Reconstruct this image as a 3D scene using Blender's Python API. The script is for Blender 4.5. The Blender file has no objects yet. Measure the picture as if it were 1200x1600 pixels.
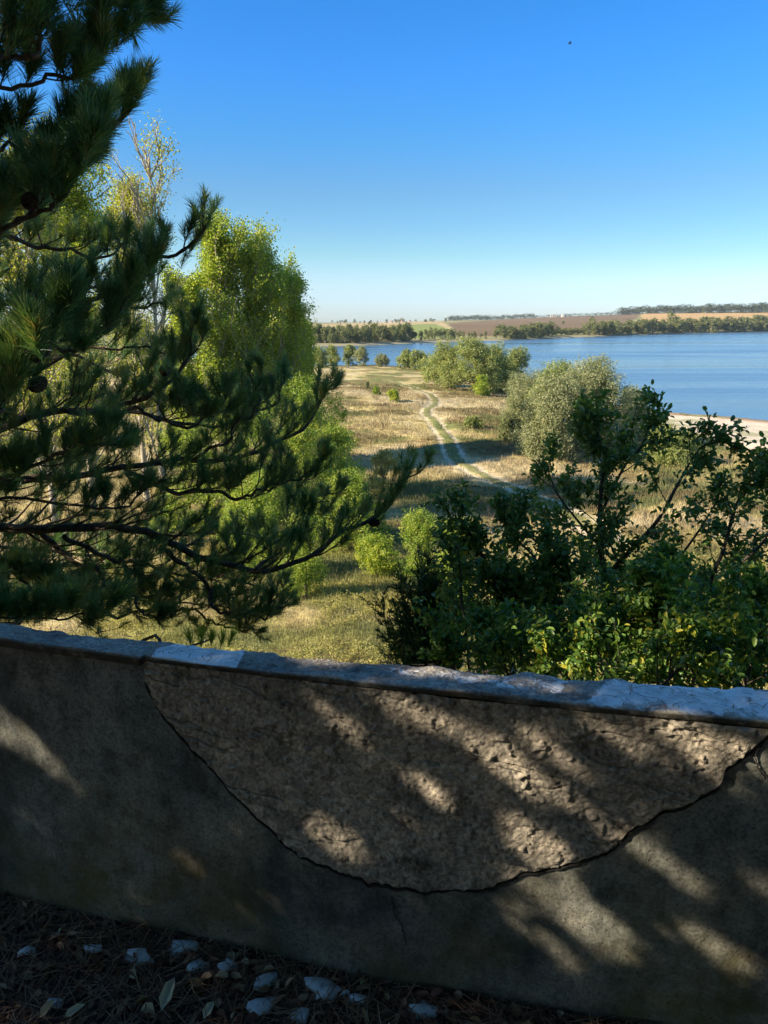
import bpy, math, random
import numpy as np
from mathutils import Vector

SC = bpy.context.scene
COL = SC.collection
R = math.radians
# ------------------------------------------------------------------ camera, sky, sun
EYE = 1.6; PITCH = R(14); FPX = 1202.0
cam = bpy.data.objects.new('camera', bpy.data.cameras.new('camera'))
COL.objects.link(cam)
cam.location = (0, 0, EYE); cam.rotation_euler = (R(90) - PITCH, 0, 0)
cam.data.sensor_fit = 'VERTICAL'; cam.data.sensor_height = 36; cam.data.lens = FPX / 1600 * 36
cam.data.clip_start = .05; cam.data.clip_end = 20000
SC.camera = cam

SUN_EL = R(30)
SUNH = np.array([-.95, -.31]); SUNH /= np.linalg.norm(SUNH)
S = np.array([SUNH[0] * math.cos(SUN_EL), SUNH[1] * math.cos(SUN_EL), math.sin(SUN_EL)])
w = bpy.data.worlds.new('World'); SC.world = w; w.use_nodes = True
nt = w.node_tree; nt.nodes.clear()
sky = nt.nodes.new('ShaderNodeTexSky'); sky.sky_type = 'NISHITA'; sky.sun_disc = False
sky.sun_elevation = SUN_EL; sky.sun_rotation = math.atan2(S[0], S[1])
sky.altitude = 100; sky.air_density = 1.0; sky.dust_density = .3; sky.ozone_density = 2.2
hs = nt.nodes.new('ShaderNodeHueSaturation'); hs.inputs['Saturation'].default_value = 1.3
hs.inputs['Hue'].default_value = .5
bg = nt.nodes.new('ShaderNodeBackground'); bg.inputs[1].default_value = .1
wo = nt.nodes.new('ShaderNodeOutputWorld')
# sky model tinted by height above the horizon, brightened overhead to lift ambient light
tcd = nt.nodes.new('ShaderNodeTexCoord'); sxy = nt.nodes.new('ShaderNodeSeparateXYZ'); crp = nt.nodes.new('ShaderNodeValToRGB')
stops = [(0, (.5, .63, 1.)), (.024, (.5, .63, 1.)), (.046, (.54, .63, .85)), (.077, (.46, .59, .68)), (.114, (.43, .57, .68)), (.15, (.45, .57, .67)), (.217, (.36, .65, .83)), (.28, (.33, .69, .99)), (.36, (.29, .7, .97)), (.5, (.8, .95, 1)), (1, (1, 1, 1))]
while len(crp.color_ramp.elements) < len(stops): crp.color_ramp.elements.new(.5)
for e_, (p_, c_) in zip(crp.color_ramp.elements, stops): e_.position = p_; e_.color = (*c_, 1)
mul = nt.nodes.new('ShaderNodeMix'); mul.data_type = 'RGBA'; mul.blend_type = 'MULTIPLY'; mul.inputs[0].default_value = 1
nt.links.new(tcd.outputs['Generated'], sxy.inputs[0]); nt.links.new(sxy.outputs[2], crp.inputs[0])
nt.links.new(sky.outputs[0], hs.inputs['Color']); nt.links.new(hs.outputs[0], mul.inputs[6]); nt.links.new(crp.outputs[0], mul.inputs[7])
nt.links.new(mul.outputs[2], bg.inputs[0])
nt.links.new(bg.outputs[0], wo.inputs[0])
sun = bpy.data.objects.new('sun', bpy.data.lights.new('sun', 'SUN'))
COL.objects.link(sun)
sun.data.energy = 5; sun.data.angle = R(.53); sun.data.color = (1, .85, .63)
sun.rotation_euler = Vector(S).to_track_quat('Z', 'Y').to_euler()
SC.view_settings.view_transform = 'Standard'; SC.view_settings.look = 'None'
SC.view_settings.exposure = 1.25; SC.view_settings.gamma = 1
SC.cycles.max_bounces = 6; SC.cycles.transparent_max_bounces = 6

# ------------------------------------------------------------------ helpers
def ray(px, py):
    a = (px - 600) / FPX; b = (800 - py) / FPX
    return np.array([a, math.cos(PITCH) + b * math.sin(PITCH), -math.sin(PITCH) + b * math.cos(PITCH)])
def at_depth(px, py, y):                       # world point seen at a pixel of the photo, y metres ahead
    r = ray(px, py); t = y / r[1]
    return np.array([r[0] * t, y, EYE + r[2] * t])
def at_z(px, py, z):
    r = ray(px, py); t = (z - EYE) / r[2]
    return np.array([r[0] * t, r[1] * t, z])
def project(P):
    P = np.asarray(P, float); d = P - np.array([0, 0, EYE])
    f = d[..., 1] * math.cos(PITCH) - d[..., 2] * math.sin(PITCH)
    u = d[..., 1] * math.sin(PITCH) + d[..., 2] * math.cos(PITCH)
    f = np.where(f > 1e-3, f, np.nan)
    return 600 + FPX * d[..., 0] / f, 800 - FPX * u / f
def sstep(a, b, x):
    t = np.clip((x - a) / (b - a), 0, 1); return t * t * (3 - 2 * t)
def hsh(ix, iy, iz, seed):
    n = (ix * 374761393 + iy * 668265263 + iz * 1274126177 + seed * 974634777) & 0xffffffff
    n = ((n ^ (n >> 13)) * 1274126177) & 0xffffffff
    n = (n ^ (n >> 16)) & 0xffff
    return n / 65535.0
def vnoise(x, y, z=0., seed=0):
    x, y, z = np.broadcast_arrays(np.asarray(x, float), np.asarray(y, float), np.asarray(z, float))
    ix, iy, iz = [np.floor(a).astype(np.int64) for a in (x, y, z)]
    fx, fy, fz = x - ix, y - iy, z - iz
    fx, fy, fz = [f * f * (3 - 2 * f) for f in (fx, fy, fz)]
    r = 0
    for dx in (0, 1):
        for dy in (0, 1):
            for dz in (0, 1):
                wt = (fx if dx else 1 - fx) * (fy if dy else 1 - fy) * (fz if dz else 1 - fz)
                r = r + wt * hsh(ix + dx, iy + dy, iz + dz, seed)
    return r
def fbm(x, y, z=0., octv=4, seed=0):
    s = 0; a = .5; t = 0
    for o in range(octv):
        k = 2.03 ** o
        s = s + a * vnoise(np.asarray(x) * k, np.asarray(y) * k, np.asarray(z) * k, seed + o * 7); t += a; a *= .5
    return s / t
def sdf(poly, x, y):                           # signed distance to a polygon, negative inside
    x = np.asarray(x, float); y = np.asarray(y, float)
    d = np.full(x.shape, 1e18); ins = np.zeros(x.shape, bool)
    n = len(poly)
    for i in range(n):
        ax, ay = poly[i]; bx, by = poly[(i + 1) % n]
        ex, ey = bx - ax, by - ay
        t = np.clip(((x - ax) * ex + (y - ay) * ey) / (ex * ex + ey * ey + 1e-12), 0, 1)
        d = np.minimum(d, (x - ax - ex * t) ** 2 + (y - ay - ey * t) ** 2)
        c = ((ay > y) != (by > y)) & (x < ex * (y - ay) / (ey + 1e-15) + ax)
        ins ^= c
    d = np.sqrt(d); return np.where(ins, -d, d)

def mk(name, V, F=None, mat=None, parent=None, attrs=None, cols=None, smooth=False, T=None, link=True):
    """one mesh object from numpy arrays: V (n,3), F quads (m,4), T tris (k,3)"""
    V = np.asarray(V, dtype=np.float32).reshape(-1, 3)
    F = np.zeros((0, 4), int) if F is None else np.asarray(F, dtype=np.int64).reshape(-1, 4)
    T = np.zeros((0, 3), int) if T is None else np.asarray(T, dtype=np.int64).reshape(-1, 3)
    me = bpy.data.meshes.new(name)
    me.vertices.add(len(V)); me.vertices.foreach_set('co', V.ravel())
    loops = np.concatenate([F.ravel(), T.ravel()]).astype(np.int32)
    me.loops.add(len(loops)); me.loops.foreach_set('vertex_index', loops)
    tot = np.concatenate([np.full(len(F), 4), np.full(len(T), 3)]).astype(np.int32)
    st = (np.cumsum(tot) - tot).astype(np.int32)
    me.polygons.add(len(tot)); me.polygons.foreach_set('loop_start', st); me.polygons.foreach_set('loop_total', tot)
    if smooth: me.polygons.foreach_set('use_smooth', np.ones(len(tot), bool))
    for k, a in (attrs or {}).items():
        at = me.attributes.new(k, 'FLOAT', 'POINT'); at.data.foreach_set('value', np.asarray(a, np.float32))
    for k, a in (cols or {}).items():
        a = np.asarray(a, np.float32)
        if a.shape[1] == 3: a = np.concatenate([a, np.ones((len(a), 1), np.float32)], 1)
        at = me.attributes.new(k, 'FLOAT_COLOR', 'POINT'); at.data.foreach_set('color', a.ravel())
    me.update(calc_edges=True); me.validate()
    if mat: me.materials.append(mat)
    o = bpy.data.objects.new(name, me)
    if link: COL.objects.link(o)
    if parent: o.parent = parent
    return o
def tag(o, label=None, cat=None, group=None, kind=None):
    if label: o['label'] = label
    if cat: o['category'] = cat
    if group: o['group'] = group
    if kind: o['kind'] = kind
    return o
def empty(name, loc, label, cat, group=None):
    o = bpy.data.objects.new(name, None); COL.objects.link(o); o.location = [float(v) for v in loc]
    o.empty_display_size = .2
    return tag(o, label, cat, group)
class MB:
    def __init__(s): s.V = []; s.F = []; s.T = []; s.A = []; s.n = 0
    def add(s, V, F=None, T=None, a=0.):
        V = np.asarray(V, float).reshape(-1, 3)
        if F is not None and len(F): s.F.append(np.asarray(F) + s.n)
        if T is not None and len(T): s.T.append(np.asarray(T) + s.n)
        s.V.append(V); s.A.append(np.broadcast_to(np.asarray(a, float), (len(V),))); s.n += len(V)
    def tube(s, P, rad, sides=6, a=.5):
        P = np.asarray(P, float); n = len(P)
        rad = np.broadcast_to(np.asarray(rad, float), (n,))
        tg = np.gradient(P, axis=0); tg /= np.linalg.norm(tg, axis=1)[:, None] + 1e-9
        up = np.where(np.abs(tg[:, 2:3]) > .9, np.array([[1., 0, 0]]), np.array([[0, 0, 1.]]))
        e1 = np.cross(tg, up); e1 /= np.linalg.norm(e1, axis=1)[:, None] + 1e-9
        e2 = np.cross(tg, e1)
        th = np.arange(sides) * 2 * math.pi / sides
        V = P[:, None] + rad[:, None, None] * (np.cos(th)[None, :, None] * e1[:, None] + np.sin(th)[None, :, None] * e2[:, None])
        i = np.arange(n - 1)[:, None] * sides; j = np.arange(sides)[None]; k = (j + 1) % sides
        F = np.stack([i + j, i + k, i + sides + k, i + sides + j], -1).reshape(-1, 4)
        s.add(V.reshape(-1, 3), F, None, a)
    def build(s, name, mat, parent=None, smooth=True, off=(0, 0, 0)):
        V = np.concatenate(s.V) - np.asarray(off, float)[None]
        return mk(name, V, np.concatenate(s.F) if s.F else None, mat, parent, {'rnd': np.concatenate(s.A)}, None, smooth,
                  np.concatenate(s.T) if s.T else None)
def unit(v): return v / (np.linalg.norm(v, axis=-1, keepdims=True) + 1e-9)
def rdir(rng, n): return unit(rng.normal(size=(n, 3)))
def spline(P, n):
    P = np.asarray(P, float); m = len(P)
    Q = np.concatenate([[2 * P[0] - P[1]], P, [2 * P[-1] - P[-2]]])
    u = np.linspace(0, m - 1 - 1e-6, n); i = u.astype(int); t = (u - i)[:, None]
    a, b, c, d = Q[i], Q[i + 1], Q[i + 2], Q[i + 3]
    return .5 * (2 * b + (c - a) * t + (2 * a - 5 * b + 4 * c - d) * t ** 2 + (3 * b - a - 3 * c + d) * t ** 3)

# ------------------------------------------------------------------ materials
def newmat(name):
    m = bpy.data.materials.new(name); m.use_nodes = True
    t = m.node_tree; return m, t, t.nodes['Principled BSDF'], t.nodes['Material Output']
def N(t, typ, **kw):
    n = t.nodes.new(typ)
    for k, v in kw.items(): setattr(n, k, v)
    return n
def ramp(t, src, stops):
    r = N(t, 'ShaderNodeValToRGB'); cr = r.color_ramp
    while len(cr.elements) < len(stops): cr.elements.new(.5)
    for e, (p, c) in zip(cr.elements, stops):
        e.position = p; e.color = tuple(c) + (1,) if len(c) == 3 else c
    t.links.new(src, r.inputs[0]); return r
def noise(t, scale, detail=5, rough=.6, vec=None, dist=0.):
    n = N(t, 'ShaderNodeTexNoise'); n.inputs['Scale'].default_value = scale; n.inputs['Detail'].default_value = detail
    n.inputs['Roughness'].default_value = rough; n.inputs['Distortion'].default_value = dist
    if vec is not None: t.links.new(vec, n.inputs['Vector'])
    return n
def mixc(t, fac, a, b, mode='MIX'):
    m = N(t, 'ShaderNodeMix', data_type='RGBA', blend_type=mode)
    for sock, v in ((m.inputs[0], fac), (m.inputs[6], a), (m.inputs[7], b)):
        if hasattr(v, 'links'): t.links.new(v, sock)
        elif isinstance(v, (int, float)): sock.default_value = v
        else: sock.default_value = tuple(v) + (1,)
    return m.outputs[2]
def bump(t, bs, src, strength, dist=.01, prev=None):
    b = N(t, 'ShaderNodeBump'); b.inputs['Strength'].default_value = strength; b.inputs['Distance'].default_value = dist
    t.links.new(src, b.inputs['Height'])
    if prev: t.links.new(prev.outputs[0], b.inputs['Normal'])
    t.links.new(b.outputs[0], bs.inputs['Normal']); return b
def leafmat(name, stops, trans=.35, rough=.5, spec=.35, tcol=1.25):
    m, t, bs, out = newmat(name)
    a = N(t, 'ShaderNodeAttribute', attribute_name='rnd')
    r = ramp(t, a.outputs['Fac'], [(i / (len(stops) - 1), c) for i, c in enumerate(stops)])
    t.links.new(r.outputs[0], bs.inputs['Base Color'])
    bs.inputs['Roughness'].default_value = rough; bs.inputs['Specular IOR Level'].default_value = spec
    tr = N(t, 'ShaderNodeBsdfTranslucent'); mx = N(t, 'ShaderNodeMixShader'); mx.inputs[0].default_value = trans
    tc = mixc(t, 1., r.outputs[0], (tcol * 1.15, tcol * 1.2, tcol * .6), 'MULTIPLY')
    t.links.new(tc, tr.inputs['Color'])
    t.links.new(bs.outputs[0], mx.inputs[1]); t.links.new(tr.outputs[0], mx.inputs[2]); t.links.new(mx.outputs[0], out.inputs[0])
    return m
def barkmat(name, c1, c2, scale=30, b=.4):
    m, t, bs, out = newmat(name)
    g = N(t, 'ShaderNodeNewGeometry'); mp = N(t, 'ShaderNodeMapping'); mp.inputs['Scale'].default_value = (1, 1, .35)
    t.links.new(g.outputs['Position'], mp.inputs[0])
    n = noise(t, scale, 6, .65, mp.outputs[0]); r = ramp(t, n.outputs[0], [(.3, c1), (.7, c2)])
    t.links.new(r.outputs[0], bs.inputs['Base Color']); bs.inputs['Roughness'].default_value = .9
    bump(t, bs, n.outputs[0], b, .02); return m
M = {}
M['needle'] = leafmat('pine_needle', [(.055, .135, .06), (.09, .19, .08), (.14, .25, .085), (.25, .31, .09), (.36, .24, .1)], .25, .42, .45)
M['needle_far'] = M['needle']
M['needle_dry'] = leafmat('dry_needle', [(.12, .055, .045), (.24, .13, .08), (.4, .28, .18)], .1, .7)
M['pine_bark'] = barkmat('pine_bark', (.045, .03, .02), (.16, .11, .075), 45)
M['twig_bark'] = barkmat('grey_brown_bark', (.03, .025, .02), (.11, .09, .07), 40)
M['pale_bark'] = barkmat('pale_bark', (.22, .19, .14), (.42, .38, .3), 10)
M['cone'] = barkmat('cone_brown', (.03, .017, .01), (.10, .055, .03), 60)
M['plum_leaf'] = leafmat('dark_shrub_leaf', [(.075, .145, .05), (.11, .21, .06), (.17, .27, .065), (.34, .36, .08)], .3, .4, .5)
M['hedge_leaf'] = leafmat('mixed_hedge_leaf', [(.05, .12, .035), (.09, .19, .04), (.19, .29, .05), (.52, .48, .06)], .35, .42, .45)
M['juniper'] = leafmat('juniper_scale', [(.04, .08, .03), (.06, .12, .04), (.09, .16, .045)], .1, .6)
M['poplar_leaf'] = leafmat('poplar_leaf', [(.19, .27, .04), (.28, .36, .05), (.42, .45, .07), (.6, .54, .1)], .52, .4, .5)
M['poplar_yellow'] = leafmat('yellowing_poplar_leaf', [(.24, .29, .05), (.38, .40, .07), (.52, .48, .09), (.48, .43, .12)], .45, .4)
M['sapling_leaf'] = leafmat('bright_sapling_leaf', [(.15, .23, .04), (.22, .31, .05), (.33, .38, .065), (.45, .43, .1)], .45, .45)
M['willow_leaf'] = leafmat('silver_willow_leaf', [(.22, .25, .12), (.27, .29, .145), (.31, .32, .17), (.36, .35, .19)], .3, .5)
M['willow_green'] = leafmat('green_willow_leaf', [(.16, .2, .06), (.24, .28, .085), (.32, .35, .11), (.42, .4, .15)], .32, .5)
M['bank_leaf'] = leafmat('bank_tree_leaf', [(.10, .125, .05), (.16, .185, .07), (.21, .225, .085), (.28, .28, .12)], .2, .6)
M['wood_leaf'] = leafmat('far_wood_leaf', [(.045, .07, .035), (.07, .095, .045), (.11, .12, .055)], .15, .6)
M['weed'] = leafmat('pale_weed_leaf', [(.26, .26, .075), (.38, .35, .11), (.47, .41, .16), (.52, .44, .2)], .35, .6)

# ground: intrinsic colours live in a vertex colour, fine mottling in the shader
m, t, bs, out = newmat('ground_cover')
ca = N(t, 'ShaderNodeVertexColor', layer_name='col'); g = N(t, 'ShaderNodeNewGeometry')
n1 = noise(t, 2.2, 8, .7, g.outputs['Position']); n2 = noise(t, .35, 5, .65, g.outputs['Position'])
r1 = ramp(t, n1.outputs[0], [(.25, (.62, .6, .55)), (.5, (1, 1, 1)), (.75, (1.3, 1.28, 1.2))])
r2 = ramp(t, n2.outputs[0], [(.3, (.8, .82, .78)), (.7, (1.15, 1.12, 1.08))])
c = mixc(t, 1., ca.outputs[0], r1.outputs[0], 'MULTIPLY'); c = mixc(t, 1., c, r2.outputs[0], 'MULTIPLY')
t.links.new(c, bs.inputs['Base Color']); bs.inputs['Roughness'].default_value = .95; bs.inputs['Specular IOR Level'].default_value = .1
bump(t, bs, n1.outputs[0], .6, .25)
M['ground'] = m
m, t, bs, out = newmat('grass_blades')
ca = N(t, 'ShaderNodeVertexColor', layer_name='col')
t.links.new(ca.outputs[0], bs.inputs['Base Color']); bs.inputs['Roughness'].default_value = .7
tr = N(t, 'ShaderNodeBsdfTranslucent'); mx = N(t, 'ShaderNodeMixShader'); mx.inputs[0].default_value = .4
t.links.new(ca.outputs[0], tr.inputs[0]); t.links.new(bs.outputs[0], mx.inputs[1]); t.links.new(tr.outputs[0], mx.inputs[2])
t.links.new(mx.outputs[0], out.inputs[0]); M['grass'] = m
# water
m, t, bs, out = newmat('lake_water')
g = N(t, 'ShaderNodeNewGeometry'); mp = N(t, 'ShaderNodeMapping'); mp.inputs['Scale'].default_value = (.5, 1., 1); mp3 = N(t, 'ShaderNodeMapping'); mp3.inputs['Scale'].default_value = (.35, 1.6, 1); mp3.inputs['Rotation'].default_value = (0, 0, .25); t.links.new(g.outputs['Position'], mp3.inputs[0])
t.links.new(g.outputs['Position'], mp.inputs[0])
n1 = noise(t, 1.3, 6, .6, mp.outputs[0]); n2 = noise(t, .018, 6, .62, mp3.outputs[0], .6)
r2 = ramp(t, n2.outputs[0], [(.35, (.05, .115, .2)), (.7, (.09, .18, .27))])
t.links.new(r2.outputs[0], bs.inputs['Base Color']); bs.inputs['IOR'].default_value = 1.33
rr = ramp(t, n2.outputs[0], [(.35, (.06,) * 3), (.65, (.34,) * 3)]); t.links.new(rr.outputs[0], bs.inputs['Roughness'])
bump(t, bs, n1.outputs[0], .25, .3); M['water'] = m
# concrete of the parapet
def concrete(name, base, dark, light, moss_shade=True, agg=0.):
    m, t, bs, out = newmat(name)
    g = N(t, 'ShaderNodeNewGeometry'); pos = g.outputs['Position']
    big = noise(t, 2.3, 6, .65, pos, .4); mid = noise(t, 14, 6, .7, pos); fine = noise(t, 120, 5, .7, pos)
    r = ramp(t, big.outputs[0], [(.3, dark), (.52, base), (.75, light)])
    rm = ramp(t, mid.outputs[0], [(.3, (.4, .4, .4)), (.5, (1, 1, 1)), (.7, (1.35, 1.3, 1.22))])
    c = mixc(t, 1., r.outputs[0], rm.outputs[0], 'MULTIPLY')
    rf = ramp(t, fine.outputs[0], [(.32, (.45, .45, .45)), (.5, (1, 1, 1)), (.68, (1.4, 1.38, 1.34))])
    c = mixc(t, 1., c, rf.outputs[0], 'MULTIPLY')
    if moss_shade:                                    # mossy ochre with blue-dark shade painted in, climbing from the foot
        sx = N(t, 'ShaderNodeSeparateXYZ'); t.links.new(pos, sx.inputs[0])
        md = N(t, 'ShaderNodeMath', operation='MULTIPLY_ADD'); md.inputs[1].default_value = .6
        t.links.new(mid.outputs[0], md.inputs[0]); t.links.new(sx.outputs[2], md.inputs[2])
        rz = ramp(t, md.outputs[0], [(.4, (1, 1, 1)), (.7, (.45, .45, .45)), (.95, (.1, .1, .1))])
        mn = noise(t, 5, 5, .6, pos)
        rn = ramp(t, mn.outputs[0], [(.35, (.2, .2, .2)), (.65, (1, 1, 1))])
        f = mixc(t, 1., rz.outputs[0], rn.outputs[0], 'MULTIPLY')
        ocz = ramp(t, noise(t, 1.7, 4, .6, pos).outputs[0], [(.42, (.045, .05, .048)), (.58, (.11, .088, .032))])
        c = mixc(t, f, c, ocz.outputs[0])
        mp2 = N(t, 'ShaderNodeMapping'); mp2.inputs['Scale'].default_value = (9, 9, .9); t.links.new(pos, mp2.inputs[0])
        st = ramp(t, noise(t, 1.6, 5, .65, mp2.outputs[0]).outputs[0], [(.42, (.35, .36, .33)), (.55, (1, 1, 1))]); c = mixc(t, .22, c, mixc(t, 1., c, st.outputs[0], 'MULTIPLY'))
        cool = ramp(t, noise(t, 1.1, 4, .6, pos).outputs[0], [(.4, (0, 0, 0)), (.6, (1, 1, 1))]); c = mixc(t, cool.outputs[0], c, mixc(t, 1., c, (.78, .92, 1.02), 'MULTIPLY'))  # noise patches tinted cooler to paint the bluish tone of shade
    b0 = bump(t, bs, mid.outputs[0], .35, .02)
    b1 = bump(t, bs, fine.outputs[0], .5, .004, b0)
    if agg:
        vo = N(t, 'ShaderNodeTexVoronoi'); vo.inputs['Scale'].default_value = 95; t.links.new(pos, vo.inputs['Vector'])
        wn = ramp(t, vo.outputs['Color'], [(.0, (.6, .58, .55)), (.55, (1, .97, .93)), (.93, (1.25, 1.2, 1.12)), (1., (1.9, 1.8, 1.7))])
        c = mixc(t, agg, c, mixc(t, 1., c, wn.outputs[0], 'MULTIPLY'))
        rr = ramp(t, vo.outputs['Distance'], [(0, (1, 1, 1)), (.6, (0, 0, 0))])
        bump(t, bs, rr.outputs[0], .3, .004, b1)
    else:
        vo = N(t, 'ShaderNodeTexVoronoi'); vo.inputs['Scale'].default_value = 45; t.links.new(pos, vo.inputs['Vector'])
        rr = ramp(t, vo.outputs['Distance'], [(0.05, (0, 0, 0)), (.16, (1, 1, 1))])
        bump(t, bs, rr.outputs[0], .35, .004, b1)
        c = mixc(t, 1., c, ramp(t, vo.outputs['Distance'], [(.05, (.45, .45, .42)), (.16, (1, 1, 1))]).outputs[0], 'MULTIPLY')
    t.links.new(c, bs.inputs['Base Color']); bs.inputs['Roughness'].default_value = .93; bs.inputs['Specular IOR Level'].default_value = .2
    return m, t, bs, c, pos
M['plaster'] = concrete('weathered_plaster', (.205, .187, .16), (.07, .074, .073), (.33, .285, .22))[0]
M['rough'] = concrete('rough_aggregate', (.265, .245, .215), (.15, .143, .13), (.35, .32, .275), False, .9)[0]
m, t, bs, c, pos = concrete('coping_concrete', (.36, .34, .31), (.22, .21, .19), (.48, .46, .42), False, .6)
pa = N(t, 'ShaderNodeAttribute', attribute_name='paint'); pn = noise(t, 16, 8, .78, pos)
ad = N(t, 'ShaderNodeMath', operation='ADD'); t.links.new(pa.outputs['Fac'], ad.inputs[0]); t.links.new(pn.outputs[0], ad.inputs[1])
pr = ramp(t, ad.outputs[0], [(.9, (0, 0, 0)), (.98, (1, 1, 1))])
pc = ramp(t, noise(t, 18, 6, .7, pos).outputs[0], [(.3, (.5, .52, .53)), (.55, (.8, .82, .83))])
ga = N(t, 'ShaderNodeAttribute', attribute_name='shade_grime')   # under-lip shade painted on the front edge, with mossy dirt
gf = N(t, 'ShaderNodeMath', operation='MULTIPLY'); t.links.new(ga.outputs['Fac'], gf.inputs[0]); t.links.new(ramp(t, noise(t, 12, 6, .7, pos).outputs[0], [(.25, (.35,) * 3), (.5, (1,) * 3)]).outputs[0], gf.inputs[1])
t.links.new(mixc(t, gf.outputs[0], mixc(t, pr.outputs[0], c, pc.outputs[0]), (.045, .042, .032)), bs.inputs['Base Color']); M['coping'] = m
m, t, bs, out = newmat('terrace_soil')
g = N(t, 'ShaderNodeNewGeometry'); n1 = noise(t, 25, 8, .75, g.outputs['Position'])
t.links.new(ramp(t, n1.outputs[0], [(.3, (.03, .02, .022)), (.6, (.09, .058, .056)), (.8, (.17, .12, .10))]).outputs[0], bs.inputs['Base Color'])
bs.inputs['Roughness'].default_value = .95; bump(t, bs, n1.outputs[0], .8, .02); M['soil'] = m
m, t, bs, out = newmat('pale_chip')
g = N(t, 'ShaderNodeNewGeometry'); n1 = noise(t, 60, 6, .7, g.outputs['Position'])
t.links.new(ramp(t, n1.outputs[0], [(.3, (.12, .12, .12)), (.42, (.5, .55, .6)), (.6, (.56, .62, .68))]).outputs[0], bs.inputs['Base Color'])
bs.inputs['Roughness'].default_value = .8; bump(t, bs, n1.outputs[0], .5, .005); M['chip'] = m
M['dry_leaf'] = leafmat('dry_leaf', [(.14, .07, .045), (.28, .17, .09), (.42, .32, .19), (.58, .54, .38)], .15, .6)
def plain(name, col, rough=.8):
    m, t, bs, out = newmat(name)
    n1 = noise(t, 3, 4, .6); t.links.new(mixc(t, n1.outputs[0], [v * .85 for v in col], [v * 1.1 for v in col]), bs.inputs['Base Color'])
    bs.inputs['Roughness'].default_value = rough; return m
M['white_wall'] = plain('limewash', (.42, .4, .36)); M['roof'] = plain('roof_tile', (.3, .12, .08)); M['bird'] = plain('dark_feather', (.03, .03, .035))

# ------------------------------------------------------------------ terrain
WZ = -11.5
near_px = [(300, 566), (420, 570), (500, 572), (580, 570), (640, 573), (740, 585), (830, 592), (880, 612), (960, 632), (1040, 645), (1120, 650), (1200, 658), (1330, 672)]
far_px = [(1500, 512), (1200, 518), (1050, 521.5), (940, 525.5), (860, 529), (790, 532), (730, 533.5), (680, 535), (600, 538.5), (560, 540), (500, 541.5), (400, 544), (300, 546)]
LAKE = [tuple(at_z(x, y, WZ)[:2]) for x, y in near_px] + [(150., 70.), (420., 60.), (1400., 400.)] + \
       [tuple(at_z(x, y, WZ)[:2]) for x, y in far_px]
SAND = [tuple(at_z(x, y, -10.9)[:2]) for x, y in [(985, 636), (1040, 640), (1200, 652), (1330, 662), (1500, 760), (1330, 790), (1200, 735), (1120, 706), (1040, 676)]]
sky_px = np.array([[-400, 508], [300, 506], [500, 504], [600, 503.5], [690, 501], [780, 499], [860, 495], [960, 492], [1010, 489], [1100, 488], [1200, 487], [1600, 484]], float)
far_shore = np.array([at_z(x, y, WZ) for x, y in far_px][::-1])
fs_az = np.arctan2(far_shore[:, 0], far_shore[:, 1]); fs_r = np.hypot(far_shore[:, 0], far_shore[:, 1])
sk_az = []; sk_t = []
for px, py in sky_px:
    r_ = ray(px, py); sk_az.append(math.atan2(r_[0], r_[1])); sk_t.append(r_[2] / math.hypot(r_[0], r_[1]))
RS = 2200.
def ground_z(x, y):
    x = np.asarray(x, float); y = np.asarray(y, float)
    r = np.hypot(x, y); az = np.arctan2(x, y)
    d = sdf(LAKE, x, y)
    base = np.interp(r, [0, 2, 4, 7, 11, 16, 22, 35, 60, 100, 200], [-1, -1.1, -2., -3.7, -5.6, -7.2, -8.2, -9.1, -9.7, -10, -10.1])
    base = base * sstep(-6, 2, y) + (-.35) * (1 - sstep(-6, 2, y))
    base = base + (fbm(x / 9, y / 9, 0, 3, 5) - .5) * 1.1 * sstep(8, 30, r) + (fbm(x / 1.6, y / 1.6, 0, 3, 9) - .5) * .35 * sstep(3, 12, r)
    near = WZ + .12 + (base - WZ - .12) * sstep(0, 42, d) * 1.0
    r0 = np.interp(az, fs_az, fs_r)
    t = np.clip((r - r0) / (RS - r0), 0, 1.)
    zt = EYE + RS * np.interp(az, sk_az, sk_t)
    bank = sstep(0, 8, d) * .9
    far = WZ + bank + (zt - WZ - .9) * np.clip(t, 0, 1) ** 1.15 + (fbm(x / 180, y / 180, 0, 3, 3) - .5) * 5 * sstep(.1, .5, t) * (1 - sstep(.75, .98, t))
    far = far - np.clip(r - RS, 0, None) * .03
    isfar = (r > np.where(az < fs_az[0], fs_r[0], r0) - 5) & (y > 0)
    z = np.where(isfar, far, near)
    return np.where(d < 0, WZ + np.maximum(-3, d * .25), z)
def gpt(px, py):                                # ground point seen at a photo pixel
    r = ray(px, py); t = np.geomspace(3, 2600, 6000)
    P = r[None] * t[:, None] + np.array([0, 0, EYE]); z = ground_z(P[:, 0], P[:, 1])
    i = np.argmax(P[:, 2] < z)
    return np.array([P[i, 0], P[i, 1], z[i]])
def xyz(x, y): return np.array([x, y, float(ground_z(np.array([x]), np.array([y]))[0])])

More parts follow.
